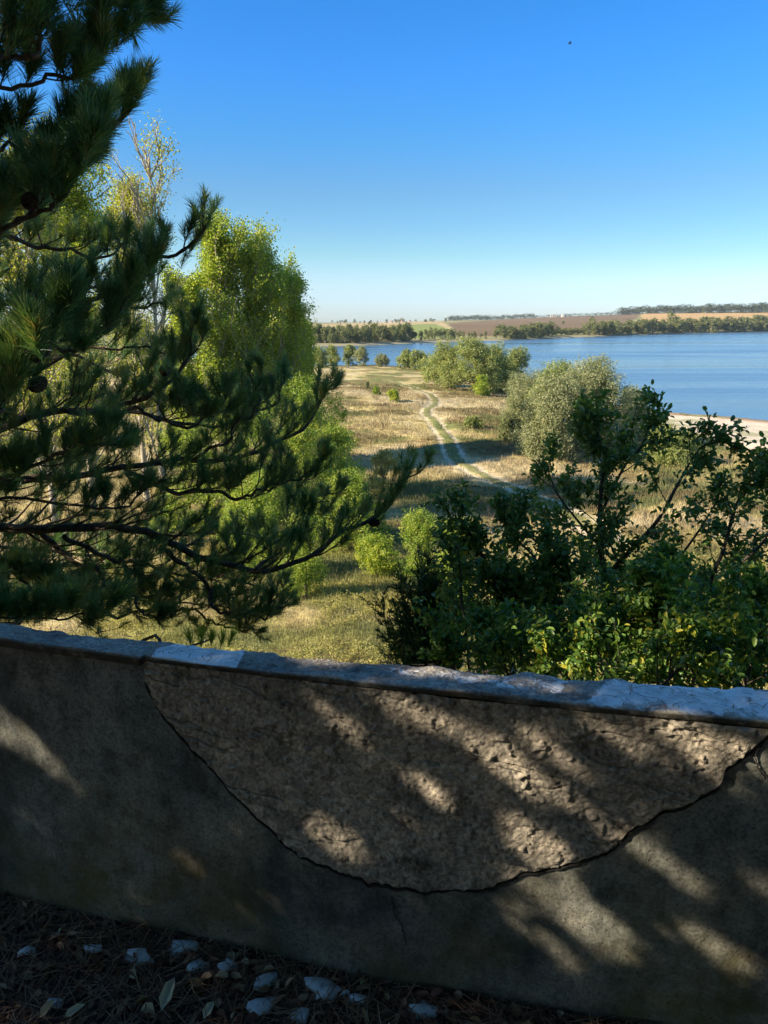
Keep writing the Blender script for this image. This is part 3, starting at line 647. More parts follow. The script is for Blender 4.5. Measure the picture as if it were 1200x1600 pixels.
def bough(rng, parent, pts, r0, L=.1, n=90, step=.11, sub=.6, wd=.0022, dens=1., start=.1, sway=.6, tip=True, gaps=False, spread=.8, bl=1.7):
    """a main branch with side shoots; returns branch object"""
    pts = spline(pts, 40); kx_ = rng.random(3) * 50; wb_ = np.linspace(0, 1, 40); pts = pts + (np.stack([fbm(wb_ * 9 + kx_[i], 0 * wb_, 0, 3, 200 + i) for i in range(3)], 1) - .5) * .16 * np.sin(wb_ * math.pi)[:, None] ** .5; mb = MB(); seg = np.linalg.norm(np.diff(pts, axis=0), axis=1); arc = np.concatenate([[0], np.cumsum(seg)]); LT = arc[-1]
    mb.tube(pts, r0 * (1 - .78 * arc / LT) + .002, 7)
    TP = []; TD = []
    def addt(p, d): TP.append(p); TD.append(d)
    s = LT * start; side = 1
    while s < LT:
        f = s / LT; p = np.array([np.interp(s, arc, pts[:, k]) for k in range(3)]); i = min(int(f * 39), 38); tg = unit(pts[i + 1] - pts[i])
        ln = sub * (1.05 - .75 * f) * rng.uniform(.55, 1.15)
        perp = unit(np.cross(tg, [0, 0, 1.])) * side
        d0 = unit(tg * rng.uniform(.3, .9) + perp * rng.uniform(.4, 1.) + np.array([0, 0, 1.]) * rng.normal(.05, .35) + rdir(rng, 1)[0] * .2)
        q = [p]; d = d0; m = 7
        for k in range(m):
            d = unit(d + tg * .12 + np.array([0, 0, .13 * sway / .6]) + rdir(rng, 1)[0] * .16); q.append(q[-1] + d * ln / m)
        q = np.array(q); mb.tube(q, np.linspace(max(.0035, r0 * .34 * (1 - f * .5)), .0022, m + 1), 5)
        addt(q[-1], d)
        for k in range(2, m + 1):
            if k >= m * .7 and rng.random() < .4 * dens: addt(q[k] - d * .02, unit(d + rdir(rng, 1)[0] * .5))
            if rng.random() < .62 * dens:
                e = unit(unit(q[min(k + 1, m)] - q[k - 1]) * .8 + rdir(rng, 1)[0] * .85 + np.array([0, 0, .35])); tl = ln * rng.uniform(.15, .4); q2 = [q[k]]
                for _ in range(3): e = unit(e + [0, 0, .2] + rdir(rng, 1)[0] * .12); q2.append(q2[-1] + e * tl / 3)
                mb.tube(np.array(q2), [.0028, .0024, .002, .0018], 4); addt(q2[-1], e)
                if rng.random() < .4 * dens: addt(q2[-2], unit(e + rdir(rng, 1)[0] * .4))
        s += step * rng.uniform(.6, 1.4); side = -side
    tg = unit(pts[-1] - pts[-3])
    if tip:
        for k in range(5): addt(pts[-1] - tg * k * .06, unit(tg + rdir(rng, 1)[0] * (.05 + .1 * k)))
    TP = np.array(TP); TD = np.array(TD)
    b = mb.build('branch', M['pine_bark'], parent, off=parent.location)
    TD = unit(TD + [0, 0, .35]); V, F, a = tufts(rng, TP - TD * L * .6, TD, L, n, wd, shoot=L * bl, spread=spread)
    if gaps: V, F, a = prune(V, F, a, 6, 2)
    mk('needles', V - np.array(parent.location), F, M['needle'], b, {'rnd': a})
    return b, TP
rng = np.random.default_rng(11)
tb = xyz(-3.45, 4.6)
pine = empty('pine_tree', tb, 'large dark green pine leaning in from the left edge, its boughs reaching over the parapet', 'pine')
mb = MB(); tp = spline([tb + [0, 0, -.2], tb + [.05, 0, 2.5], tb + [.15, .05, 5.5], tb + [.1, 0, 8.5], tb + [.12, 0, 10.5]], 30); mb.tube(tp, np.linspace(.17, .03, 30), 12)
mb.build('trunk', M['pine_bark'], pine, off=tb)
def pxl(L): return [at_depth(*p) for p in L]
def from_trunk(first):                           # where the bough leaves the trunk
    z = first[2] - .25; i = np.argmin(abs(tp[:, 2] - z)); return tp[i]
BO = [
    ([(-60, 812, 4.35), (100, 832, 4.2), (200, 832, 4.3), (300, 872, 4.4), (400, 890, 4.5), (480, 868, 4.6), (560, 832, 4.7), (612, 785, 4.8), (640, 738, 4.9)], .035, .62, 1.),
    ([(-60, 775, 4.5), (80, 742, 4.6), (200, 738, 4.7), (300, 722, 4.8), (400, 712, 4.9), (470, 672, 5.0), (520, 600, 5.1)], .03, .55, 1.),
    ([(-60, 700, 4.3), (60, 665, 4.3), (150, 640, 4.4), (240, 612, 4.4), (300, 560, 4.5), (300, 500, 4.5)], .028, .55, 1.),
    ([(-60, 560, 4.), (60, 520, 4.), (150, 470, 4.), (230, 420, 4.1), (290, 395, 4.1), (322, 352, 4.1)], .025, .5, 1.),
    ([(-60, 400, 3.6), (30, 340, 3.6), (100, 280, 3.6), (160, 215, 3.7), (208, 165, 3.7)], .024, .5, 1.1),
    ([(-60, 165, 3.0), (0, 112, 3.0), (45, 85, 3.0), (70, 35, 3.0), (95, -60, 3.1)], .024, .42, 1.2),
    ([(-60, 130, 3.1), (60, 132, 3.1), (120, 120, 3.2), (160, 80, 3.3), (180, 40, 3.3)], .016, .35, 1.2),
    ([(-40, -60, 3.4), (80, -40, 3.4), (160, -20, 3.4), (230, 5, 3.5)], .016, .35, 1.2),
    ([(-60, 640, 2.6), (0, 600, 2.6), (50, 560, 2.6), (90, 500, 2.65)], .018, .4, 1.3),
    ([(-60, 420, 2.9), (0, 380, 2.9), (70, 330, 2.9), (120, 260, 2.9), (150, 215, 2.9)], .02, .42, 1.3),
    ([(-60, 470, 4.9), (50, 470, 4.9), (150, 455, 5.), (220, 480, 5.1), (270, 470, 5.1)], .02, .55, 1.2),
    ([(-60, 690, 5.2), (80, 640, 5.2), (200, 640, 5.3), (330, 660, 5.4), (420, 640, 5.5), (440, 600, 5.5)], .024, .6, 1.),
    ([(60, 830, 4.3), (130, 880, 4.2), (190, 925, 4.1), (250, 975, 4.)], .016, .45, 1.),
    ([(250, 855, 4.4), (310, 900, 4.3), (350, 945, 4.2), (400, 968, 4.2), (440, 950, 4.2)], .014, .4, 1.),
    ([(-60, 900, 3.9), (0, 905, 3.8), (60, 925, 3.7), (120, 945, 3.7)], .016, .4, 1.2),
    ([(-60, 880, 4.8), (120, 880, 4.8), (260, 900, 4.9), (360, 905, 4.9), (450, 930, 5.)], .018, .5, 1.),
    ([(-60, 590, 3.4), (40, 560, 3.4), (120, 540, 3.5), (180, 500, 3.5), (215, 440, 3.5)], .02, .45, 1.2),
    ([(-60, 240, 3.3), (20, 230, 3.3), (90, 215, 3.3), (140, 190, 3.3)], .016, .4, 1.3),
    ([(-60, 760, 3.6), (40, 740, 3.6), (120, 700, 3.6), (190, 690, 3.7)], .02, .45, 1.1),
    ([(-60, 500, 5.3), (80, 560, 5.3), (200, 590, 5.4), (300, 640, 5.5)], .02, .55, 1.1),
    ([(-60, 850, 5.), (100, 870, 5.), (230, 850, 5.1), (350, 830, 5.2), (430, 850, 5.3)], .014, .5, 1.1),
    ([(-60, 940, 4.4), (80, 940, 4.4), (180, 930, 4.4), (260, 945, 4.4)], .014, .45, 1.1),
    ([(-60, 790, 3.9), (100, 800, 3.9), (190, 790, 3.9), (260, 750, 3.9)], .014, .4, 1.),
    ([(-60, 960, 3.3), (60, 965, 3.2), (150, 960, 3.2)], .012, .35, 1.1),
    ([(60, 925, 4.5), (200, 960, 4.4), (320, 970, 4.4), (400, 985, 4.4)], .012, .4, 1.1),
    ([(-60, 915, 5.2), (120, 930, 5.2), (300, 940, 5.2), (420, 960, 5.3)], .012, .5, 1.1),
    ([(-60, 610, 4.8), (100, 560, 4.8), (200, 540, 4.9), (280, 560, 4.9)], .014, .45, 1.1),
    ([(100, 838, 4.3), (180, 880, 4.5), (250, 905, 4.6), (330, 900, 4.7), (380, 880, 4.8)], .014, .5, 1.1),
    ([(200, 740, 4.7), (290, 770, 4.5), (380, 780, 4.4), (450, 760, 4.3), (500, 720, 4.3)], .014, .45, 1.1),
    ([(400, 890, 4.5), (450, 850, 4.9), (500, 790, 5.1), (540, 760, 5.2)], .01, .4, 1.1),
    ([(300, 722, 4.8), (360, 680, 4.6), (400, 630, 4.6), (415, 600, 4.6)], .01, .4, 1.1),
    ([(200, 640, 4.5), (270, 660, 4.3), (330, 640, 4.3), (350, 610, 4.3)], .01, .4, 1.1),
    ([(-60, 330, 4.6), (60, 380, 4.6), (150, 400, 4.6), (200, 380, 4.6)], .02, .5, 1.2),
]
ALLT = []
for i, (L, r0, sub, dens) in enumerate(BO):
    P3 = pxl(L); root = from_trunk(P3[0])
    if P3[0][0] > at_depth(-10, 500, P3[0][1])[0]: pts = P3
    else: pts = [root, (root + P3[0]) / 2 + [0, 0, .06]] + P3
    LN = math.dist(pts[0], pts[-1])
    dep = P3[2][1]
    _, tps = bough(rng, pine, pts, r0, L=.058 if dep > 3.8 else .076, n=64 if dep > 3.8 else 90, step=.068, sub=sub * 1.05, dens=dens * (.84 if dep > 3.8 else 1.1), spread=.95, bl=1.25, start=.3 if L[0][0] < 0 else .1, wd=.002); ALLT.append(tps)
tpts = pxl([(180, 1040, 3.6), (260, 1020, 3.4), (315, 1004, 3.3), (330, 998, 3.3)])
mb = MB(); mb.tube(spline([tp[2]] + tpts, 24), np.linspace(.012, .003, 24), 6); bb = mb.build('branch', M['pine_bark'], pine, off=tb)
q = np.concatenate([pxl([(x_, 1012, 3.3)]) for x_ in (300, 315, 330, 345, 356)]); V, F, a = tufts(rng, q, np.array([[-.2, 0, 1.], [0, .1, 1], [.1, 0, 1], [.25, 0, 1], [.4, 0, 1]]), .07, 90, .002, shoot=.05, spread=.6)
o = mk('needles', V - tb, F, M['sapling_leaf'], bb, {'rnd': a}); o['label'] = 'pine needles painted sunlit bright green just above the coping'  # sunlit look painted in with the brighter sapling leaf colour
# upper crown, above the picture
for z in np.arange(4.2, 10.2, .42):
    for k in range(5):
        a = rng.uniform(0, 6.28); reach = max(.5, (10.8 - z) * .42)
        i = np.argmin(abs(tp[:, 2] - (z + tb[2] * 0))); root = tp[i]; dv = np.array([math.cos(a), math.sin(a), 0])
        tipp = root + dv * reach + [0, 0, reach * .25]
        u, v = project(np.array([tipp, root + dv * reach * .6]))
        if np.nanmin(np.where((u > -80) & (u < 1280), v, -999)) > -200 and (u > -80).any(): continue
        bough(rng, pine, [root, root + dv * reach * .5 + [0, 0, reach * .05], tipp], .02, L=.13, n=50, step=.2, sub=.7, wd=.006)
# cones
def cone_mesh():
    mb = MB(); rg = np.random.RandomState(2); n = 90
    for i in range(n):
        f = i / n; a = i * 2.39996; r = .019 * math.sin(math.pi * (.12 + .8 * f)) ** .7; z = .055 * f
        o = np.array([math.cos(a), math.sin(a), 0]); tn = np.array([-o[1], o[0], 0]); c = o * r * .55 + [0, 0, z]; e = o * r * 1.15 + [0, 0, z + .006]; w_ = .006
        V = [c - tn * w_ * .5, c + tn * w_ * .5, e + tn * w_, e - tn * w_, e + [0, 0, -.004] + o * .002, c + [0, 0, -.004]]
        mb.add(V, [(0, 1, 2, 3)], [(3, 2, 4), (0, 3, 4), (1, 5, 4), (1, 4, 2), (0, 4, 5)], .5)
    mb.tube([(0, 0, 0), (0, 0, .02), (0, 0, .05)], [.008, .011, .004], 8); return mb
for i, (px, py, y) in enumerate([(55, 292, 3.0), (80, 402, 3.4), (240, 432, 4.05), (212, 448, 4.05), (15, 575, 2.7), (40, 590, 2.7), (232, 515, 4.1), (20, 555, 2.65), (600, 812, 4.75)]):
    if i == 0: c0 = cone_mesh().build('cone', M['cone'], pine, smooth=False); o = c0
    else: o = c0.copy(); COL.objects.link(o); o.parent = pine
    AT = np.concatenate(ALLT); cw = at_depth(px, py, y); cw = AT[np.argmin(np.linalg.norm(AT - cw, axis=1))] - [0, 0, .02]
    o.location = cw - tb; o.rotation_euler = (2.2 + .3 * i, .4 * i, i); o.scale = (1.25,) * 3

# pines beside and behind the viewer, whose crowns shade the terrace
def side_pine(x, y, h, label, rng, whorls=(1.6, .5), reach=.33):
    b = xyz(x, y); 
    if y < 2: b[2] = max(b[2], -.3)
    T = empty('pine_tree', b, label, 'pine'); mb = MB(); tp = spline([b + [0, 0, -.1], b + [.1, 0, h * .5], b + [0, .1, h]], 20); mb.tube(tp, np.linspace(.16, .03, 20), 10)
    mb.build('trunk', M['pine_bark'], T, off=b)
    z = whorls[0]
    while z < h - .3:
        for k in range(5):
            a = rng.uniform(0, 6.28); rc = max(.4, (h - z) * reach); i = int(z / h * 19); root = tp[i]; dv = np.array([math.cos(a), math.sin(a), 0]); tipp = root + dv * rc + [0, 0, rc * .25]
            if gap_d(suv(np.linspace(root, tipp, 12)[4:])).min() < .0: continue
            u, v = project(np.array([tipp]));
            if -40 < u[0] < 1240 and -40 < v[0] < 1640: continue
            bough(rng, T, [root, root + dv * rc * .5, tipp], .018, L=.14, n=40, step=.22, sub=.65, wd=.008, gaps=True, start=.25)
        z += whorls[1]
    return T, tp
T1, tp1 = side_pine(-5.3, 1.5, 7.5, 'pine standing on the terrace outside the left edge of the photo', rng)
T2, tp2 = side_pine(-7.2, 2.6, 9.5, 'taller pine beyond the terrace outside the left edge of the photo', rng, (2.5, .8), .26)
# dense sprays added to the unseen pines: one line of needles for every spot that lies in shade
def shade_sprays(tree, pts_fn, cell, hole, trange, n, L, wd, rng, k_per, gapclear=.03, reg=None):
    P = pts_fn(); uv = suv(P); key = np.unique(np.floor(uv / cell).astype(int), axis=0)
    Dp = P @ S; lookup = {}
    for kx, dp in zip(map(tuple, np.floor(uv / cell).astype(int)), Dp): lookup[kx] = max(lookup.get(kx, -9e9), dp)
    TP = []; TD = []; mb = MB()
    for kx in map(tuple, key):
        if vnoise(kx[0] * hole[1] + .5, kx[1] * hole[1] * 1.7 + .5, 0., 77) > hole[0]: continue
        for _ in range(k_per):
            c = (np.array(kx) + rng.random(2)) * cell; t = lookup[kx] + rng.uniform(*trange)
            p = c[0] * E1 + c[1] * E2 + t * S
            u, v = project(p[None] + 0.)
            if -130 < u[0] < 1330 and -130 < v[0] < 1730: continue
            TP.append(p); TD.append(unit(rdir(rng, 1)[0] + [0, 0, .3]))
    TP = np.array(TP); TD = np.array(TD); k = gap_d(suv(TP)) > gapclear; TP = TP[k]; TD = TD[k]
    V, F, a = tufts(rng, TP - TD * L * .6, TD, L, n, wd, shoot=L * .8, spread=1.3); V, F, a = prune(V, F, a, 6, 2)
    off = np.array(tree.location)
    # twigs tie the sprays together
    order = np.lexsort((TP[:, 0], np.floor(TP[:, 2] * 3), np.floor(TP[:, 1] * 3)))
    Q = TP[order]
    for i in range(len(Q) - 1):
        if np.linalg.norm(Q[i] - Q[i + 1]) < .5 and gap_d(suv((Q[i] + Q[i + 1])[None] / 2))[0] > .01: mb.tube(np.linspace(Q[i], Q[i + 1], 3), .004, 4)
    b = mb.build('branch', M['pine_bark'], tree, off=off)
    mk('needles', V - off, F, M['needle'], b, {'rnd': a})
def pts_wall():
    q = np.random.default_rng(1); n = 60000
    x = q.uniform(-1.5, 1.25, n); A_ = np.stack([x, wall_y(x), q.uniform(0, .84, n)], -1)
    x = q.uniform(-1.4, 1.3, n); B_ = np.stack([x, q.uniform(.6, 1.9, n), 0 * x], -1)
    x = q.uniform(-1.5, 1.3, n // 2); C_ = np.stack([x, wall_y(x) + q.uniform(0, .15, n // 2), 0 * x + CT], -1)
    return np.concatenate([A_, B_, C_])
shade_sprays(T1, pts_wall, .06, (2, 1), (2.4, 4.6), 60, .06, .005, rng, 4, .0)
def pts_pine():
    q = np.random.default_rng(2); n = 60000; y = q.uniform(3.4, 5.4, n)
    return np.stack([q.uniform(-3.2, .8, n), y, q.uniform(-1.6, 3.4, n)], -1)
shade_sprays(T2, pts_pine, .17, (.5, .23), (4., 6.5), 40, .15, .011, rng, 2, .03)
def pts_shrub():
    q = np.random.default_rng(3); n = 60000; y = q.uniform(2.2, 5.2, n)
    return np.stack([q.uniform(.0, .62, n) * y, y, q.uniform(-1.8, 1.5, n)], -1)
shade_sprays(T2, pts_shrub, .17, (.16, .27), (4., 9.), 42, .15, .011, rng, 2, .03)

# ------------------------------------------------------------------ broadleaf shrubs behind the parapet
def grow(rng, mb, P0, D0, ln, r, depth, tips, curv=.18, up=.05, kids=(3, 5), ratio=.55, ang=.8, sides=5):
    m = 7; q = [np.array(P0)]; d = unit(np.array(D0, float))
    for k in range(m): d = unit(d + rdir(rng, 1)[0] * curv + np.array([0, 0, up])); q.append(q[-1] + d * ln / m)
    q = np.array(q); mb.tube(q, np.linspace(r, r * .45, m + 1), sides)
    if depth == 0: tips.append(q); return
    for _ in range(rng.integers(*kids)):
        f = rng.uniform(.25, 1.); i = min(int(f * m), m - 1); e = unit(unit(q[i + 1] - q[i]) + unit(np.cross(unit(q[i + 1] - q[i]), rdir(rng, 1)[0])) * ang * rng.uniform(.6, 1.3))
        grow(rng, mb, q[i + 1] if i + 1 <= m else q[m], e, ln * ratio * rng.uniform(.7, 1.2), max(.0015, r * .5), depth - 1, tips, curv, up, kids, ratio, ang, 4)
    tips.append(q[m // 2:])
def leaf_twigs(rng, tips, per, L, droop=.1, jit=.02, asp=.52, tone=.4):
    P = []; D = []
    for q in tips:
        n = rng.poisson(per)
        if n == 0: continue
        u = rng.uniform(.1, 1, n) * (len(q) - 1); i = np.minimum(u.astype(int), len(q) - 2); t = (u - i)[:, None]
        p = q[i] * (1 - t) + q[i + 1] * t; tg = unit(q[i + 1] - q[i])
        P.append(p + rng.normal(0, jit, p.shape)); D.append(unit(tg * .5 + rdir(rng, n) + [0, 0, -droop]))
    P = np.concatenate(P); D = np.concatenate(D); n = len(P)
    Nn = unit(rdir(rng, n) * .8 + [0, 0, 1.]); l = L * rng.uniform(.6, 1.15, n)
    return leaves(P, D, Nn, l, l * asp, np.clip(rng.normal(tone, .25, n), 0, 1))
def stem_shrub(name, label, cat, stems, leafmat_, twig, per, L, rng, bark='twig_bark', base=None, extra=None, step=.1, depth=1, tone=.4):
    """stems: list of photo-measured stem lines in metres"""
    b = base if base is not None else stems[0][0]
    T = empty(name, b, label, cat); mb = MB(); tips = []
    for pts, r0 in stems:
        pts = spline(pts, 30); seg = np.linalg.norm(np.diff(pts, axis=0), axis=1); arc = np.concatenate([[0], np.cumsum(seg)]); LT = arc[-1]
        mb.tube(pts, np.linspace(r0, .0025, 30), 7); s = LT * .12
        while s < LT:
            f = s / LT; i = min(int(f * 29), 28); tg = unit(pts[i + 1] - pts[i])
            e = unit(tg * .7 + unit(np.cross(tg, rdir(rng, 1)[0])) * rng.uniform(.6, 1.1) + [0, 0, .15])
            grow(rng, mb, pts[i], e, twig * (1.1 - .65 * f) * rng.uniform(.5, 1.2), .0045 * (1 - .5 * f), depth, tips, .16, .06, (2, 5), .5, .9)
            s += step * rng.uniform(.6, 1.4)
        tips.append(pts[22:])
    mb.build('trunk', M[bark], T, off=b)
    V, F, a = leaf_twigs(rng, tips, per, L, tone=tone)
    o = mk('foliage', V - np.asarray(b), F, M[leafmat_], T, {'rnd': a})
    return T
rng = np.random.default_rng(23)
def down(p, dx=0., dy=0.): g_ = xyz(p[0] + dx, p[1] + dy); return g_
p0 = at_depth(955, 1010, 4.3); g0 = down(p0, .05, .1)
stems = [([g0, (g0 + p0) / 2, p0, *pxl([(950, 940, 4.3), (938, 850, 4.3), (938, 780, 4.3), (943, 715, 4.35), (932, 675, 4.3), (918, 640, 4.3)])], .03),
         (pxl([(948, 900, 4.3), (985, 860, 4.2), (1030, 810, 4.1), (1060, 755, 4.1), (1095, 700, 4.1), (1135, 690, 4.1)]), .016),
         (pxl([(940, 800, 4.3), (975, 730, 4.4), (1000, 700, 4.4), (1015, 668, 4.4), (1026, 640, 4.4)]), .009),
         (pxl([(942, 860, 4.3), (900, 810, 4.4), (870, 770, 4.4), (855, 730, 4.4)]), .009),
         (pxl([(948, 960, 4.3), (1010, 930, 4.3), (1070, 860, 4.3), (1110, 800, 4.3), (1130, 760, 4.3)]), .012),
         (pxl([(945, 920, 4.3), (880, 880, 4.2), (830, 840, 4.1), (790, 800, 4.1)]), .01)]
stem_shrub('plum_tree', 'small dark-leaved tree with bare upright stem rising behind the parapet against the lake', 'tree', stems, 'plum_leaf', .3, 17, .042, rng, step=.075, base=g0)
p0 = at_depth(800, 1040, 4.0); g0 = down(p0, .1, .2)
stems = [([g0, p0, *pxl([(790, 960, 4.), (775, 920, 4.), (760, 880, 4.), (735, 835, 4.), (705, 800, 4.)])], .02),
         (pxl([(795, 980, 4.), (830, 920, 4.1), (840, 880, 4.1), (805, 840, 4.1), (775, 800, 4.1)]), .012),
         (pxl([(795, 1000, 4.), (860, 960, 3.9), (890, 920, 3.9), (885, 880, 3.9), (865, 835, 3.9)]), .012),
         (pxl([(800, 1020, 3.9), (730, 970, 3.8), (720, 900, 3.8), (715, 850, 3.8)]), .012),
         (pxl([(810, 1040, 3.6), (850, 1010, 3.6), (900, 980, 3.6), (930, 930, 3.7)]), .012)]
stem_shrub('leafy_shrub', 'dark green leafy shrub between the juniper and the tall bare-stemmed tree', 'shrub', stems, 'plum_leaf', .24, 13, .042, rng, step=.065, base=g0)
p0 = at_depth(1170, 1050, 4.0); g0 = down(p0, .3, .3)
stems = [([g0, p0, *pxl([(1140, 980, 4.), (1110, 920, 4.), (1130, 860, 4.), (1150, 790, 4.), (1180, 740, 4.), (1200, 715, 4.)])], .018),
         (pxl([(1150, 1000, 4.), (1200, 920, 4.1), (1230, 850, 4.1), (1215, 780, 4.1), (1230, 700, 4.1)]), .014),
         (pxl([(1130, 900, 4.), (1190, 850, 4.), (1210, 800, 4.), (1195, 750, 4.)]), .01)]
stem_shrub('plum_tree', 'dark-leaved small tree cut by the right edge of the photo', 'tree', stems, 'plum_leaf', .26, 10, .042, rng, step=.09, base=g0)
p0 = at_depth(1060, 1075, 3.2); g0 = down(p0, .1, .4)
stems = [([g0, p0, *pxl([(1050, 1020, 3.2), (1030, 960, 3.3), (1010, 920, 3.3)])], .014)] + \
        [(pxl([(x0, 1085, y), ((x0 + x1) / 2, (1085 + y1) / 2 + 8, y), (x1, y1, y)]), .009) for x0, x1, y1, y in
         [(950, 930, 985, 3.1), (1000, 980, 960, 3.2), (1080, 1100, 945, 3.2), (1130, 1150, 960, 3.), (1160, 1200, 925, 3.1), (1200, 1240, 940, 3.2), (900, 870, 1000, 3.1), (1060, 1060, 890, 3.6), (1100, 1010, 880, 3.7), (1180, 1160, 900, 3.6), (1020, 1090, 1000, 2.8), (1170, 1120, 1010, 2.8)]]
stem_shrub('leafy_shrub', 'low shrub with yellow-green leaves just behind the right end of the parapet', 'shrub', stems, 'hedge_leaf', .28, 26, .038, rng, step=.06, base=g0, tone=.5)
stems = [(pxl([(x0, 1070, y), ((x0 + x1) / 2, (1070 + y1) / 2 + 8, y), (x1, y1, y)]), .009) for x0, x1, y1, y in
         [(850, 830, 985, 3.3), (800, 780, 1000, 3.2), (760, 740, 960, 3.5), (880, 900, 960, 3.5), (950, 970, 930, 3.8), (910, 850, 900, 3.9), (1000, 1050, 940, 3.9), (720, 700, 1000, 3.4), (820, 800, 930, 3.9)]]
g0 = down(stems[0][0][0], 0, .2); stems.append(([g0, (g0 + stems[0][0][0]) / 2, stems[0][0][0]], .014))
stem_shrub('leafy_shrub', 'low dark shrub hugging the back of the parapet below the tall bare-stemmed tree', 'shrub', stems, 'hedge_leaf', .3, 26, .038, rng, step=.06, base=g0)
stems = [(pxl([(x0, 1110, y), ((x0 + x1) / 2, (1110 + y1) / 2 + 8, y), (x1, y1, y)]), .011) for x0, x1, y1, y in
         [(740, 720, 900, 5.), (800, 790, 880, 5.2), (850, 860, 870, 5.), (900, 930, 860, 5.3), (960, 950, 900, 4.9), (1010, 1030, 880, 5.2), (1060, 1080, 905, 5.), (1110, 1120, 890, 5.2), (1160, 1180, 880, 5.), (1210, 1230, 890, 5.2), (1150, 1140, 960, 4.4), (1190, 1190, 950, 4.2)]]
g0 = down(stems[5][0][0], 0, .2); stems.append(([g0, (g0 + stems[5][0][0]) / 2, stems[5][0][0]], .02))
stem_shrub('leafy_shrub', 'wide dense shrub filling the slope behind the other shrubs at the right', 'shrub', stems, 'hedge_leaf', .42, 24, .042, rng, step=.07, base=g0, tone=.5)
# juniper
p0 = at_depth(665, 1050, 5.2); g0 = down(p0)
T = empty('juniper', g0, 'narrow very dark juniper right of the grassy gap, behind the parapet', 'juniper'); mb = MB(); P = []; D = []
topz = at_depth(665, 868, 5.2)[2]; botz_ = at_depth(665, 1040, 5.2)[2]
for k in range(30):
    a = rng.uniform(0, 6.28); rad = rng.uniform(0, .2) ** .8; q0 = g0 + [rng.normal(0, .06), rng.normal(0, .06), 0]
    hz = rng.uniform(.72, 1.) * (topz - botz_) + (botz_ - g0[2]); f = rad / .4
    q = spline([q0, q0 + [math.cos(a) * rad * .5, math.sin(a) * rad * .5, hz * .5], q0 + [math.cos(a) * rad * 1.1, math.sin(a) * rad * 1.1, hz * (1 - f * .25)]], 26)
    mb.tube(q, np.linspace(.012, .002, 26), 4)
    for j in range(3, 26):
        for _ in range(5):
            e = unit(rdir(rng, 1)[0] * .7 + [math.cos(a) * .3, math.sin(a) * .3, .9]); l = rng.uniform(.08, .2)
            n = 16; u = rng.random(n)[:, None]; P.append(q[j] + e * l * u); D.append(unit(e + rdir(rng, n) * .55))
mb.build('trunk', M['twig_bark'], T, off=g0); P = np.concatenate(P); D = np.concatenate(D); n = len(P)
V, F, a = leaves(P, D, rdir(rng, n), rng.uniform(.025, .055, n), .007, rng.random(n)); mk('foliage', V - g0, F, M['juniper'], T, {'rnd': a})

# ------------------------------------------------------------------ trees of the meadow
def crown(rng, H, W, n, L, z0=.0, lobes=14, droop=.1, clump=.13, flat=1.):
    """leaf mesh of a lobed crown, base at origin; returns V,F,a and lobe centres"""
    c = []; r = []
    for i in range(lobes):
        f = rng.random(); hz = z0 + (H - z0) * (.06 + .8 * f); a = rng.uniform(0, 6.28); wr = W * .5 * (1 - .6 * f ** 1.8) * rng.uniform(.2, .8)
        c.append([math.cos(a) * wr, math.sin(a) * wr * flat, hz]); r.append(W * rng.uniform(.15, .28))
    c = np.array(c); r = np.array(r); r = np.minimum(r, (H - c[:, 2]) * .95 + .04 * H)
    k = rng.choice(lobes, n, p=r ** 2 / (r ** 2).sum()); d = rdir(rng, n); 
    nc = max(8, int(n / 18)); ck = rng.choice(lobes, nc, p=r ** 2 / (r ** 2).sum()); cd = rdir(rng, nc); cd[:, 2] = cd[:, 2] * .8 + .15
    cc = c[ck] + cd * (r[ck] * rng.uniform(.55, 1.12, nc))[:, None] * [1, 1, 1.15]
    j = rng.integers(0, nc, n); P = cc[j] + rng.normal(0, 1, (n, 3)) * W * clump * .22; P[:, 2] = np.maximum(P[:, 2], .02 * H)
    out = unit(P - c[ck[j]]); Nn = unit(out * .6 + rdir(rng, n) * .9 + [0, 0, .4]); D = unit(np.cross(Nn, rdir(rng, n)) + [0, 0, -droop])
    l = L * rng.uniform(.6, 1.3, n)
    tone = np.clip(rng.normal(.45, .2, nc), 0, 1)[j] + rng.normal(0, .13, n)
    V, F, a = leaves(P, D, Nn, l, l * .5, np.clip(tone, 0, 1)); return V, F, a, c
def limbs(rng, c, H, r0, th=.35, n=12):
    mb = MB(); hz = H * th; mb.tube(spline([(0, 0, -.2), (rng.normal(0, .02) * H, 0, hz * .5), (0, 0, hz), (0, 0, H * .75)], 12), np.linspace(r0, r0 * .2, 12), 8)
    for q in c[:n]:
        s = np.array([0, 0, min(q[2] * .6, hz * rng.uniform(.4, 1.3))]); m = (s + q) / 2 + [0, 0, -.03 * H]
        mb.tube(spline([s, m, q, q + (q - m) * .5], 8), np.linspace(r0 * .4, r0 * .06, 8), 5)
    return mb
def size_at(px, base_y, top_y, wpx):
    g_ = gpt(px, base_y); t = at_depth(px, top_y, g_[1]); return g_, max(.4, t[2] - g_[2]), wpx / FPX * g_[1] / math.cos(PITCH) * .98
def bush(name, label, cat, px, by, ty, wpx, mat, rng, n=6000, L=.16, lobes=14, th=.3, group=None, bark='twig_bark', z0=0., clump=.13, droop=.1):
    g_, H, W = size_at(px, by, ty, wpx); T = empty(name, g_, label, cat, group)
    V, F, a, c = crown(rng, H, W, n, L, z0 * H, lobes, droop, clump)
    mk('foliage', V, F, M[mat], T, {'rnd': a}); limbs(rng, c, H, max(.02, W * .018), th).build('trunk', M[bark], T); return T
rng = np.random.default_rng(31)
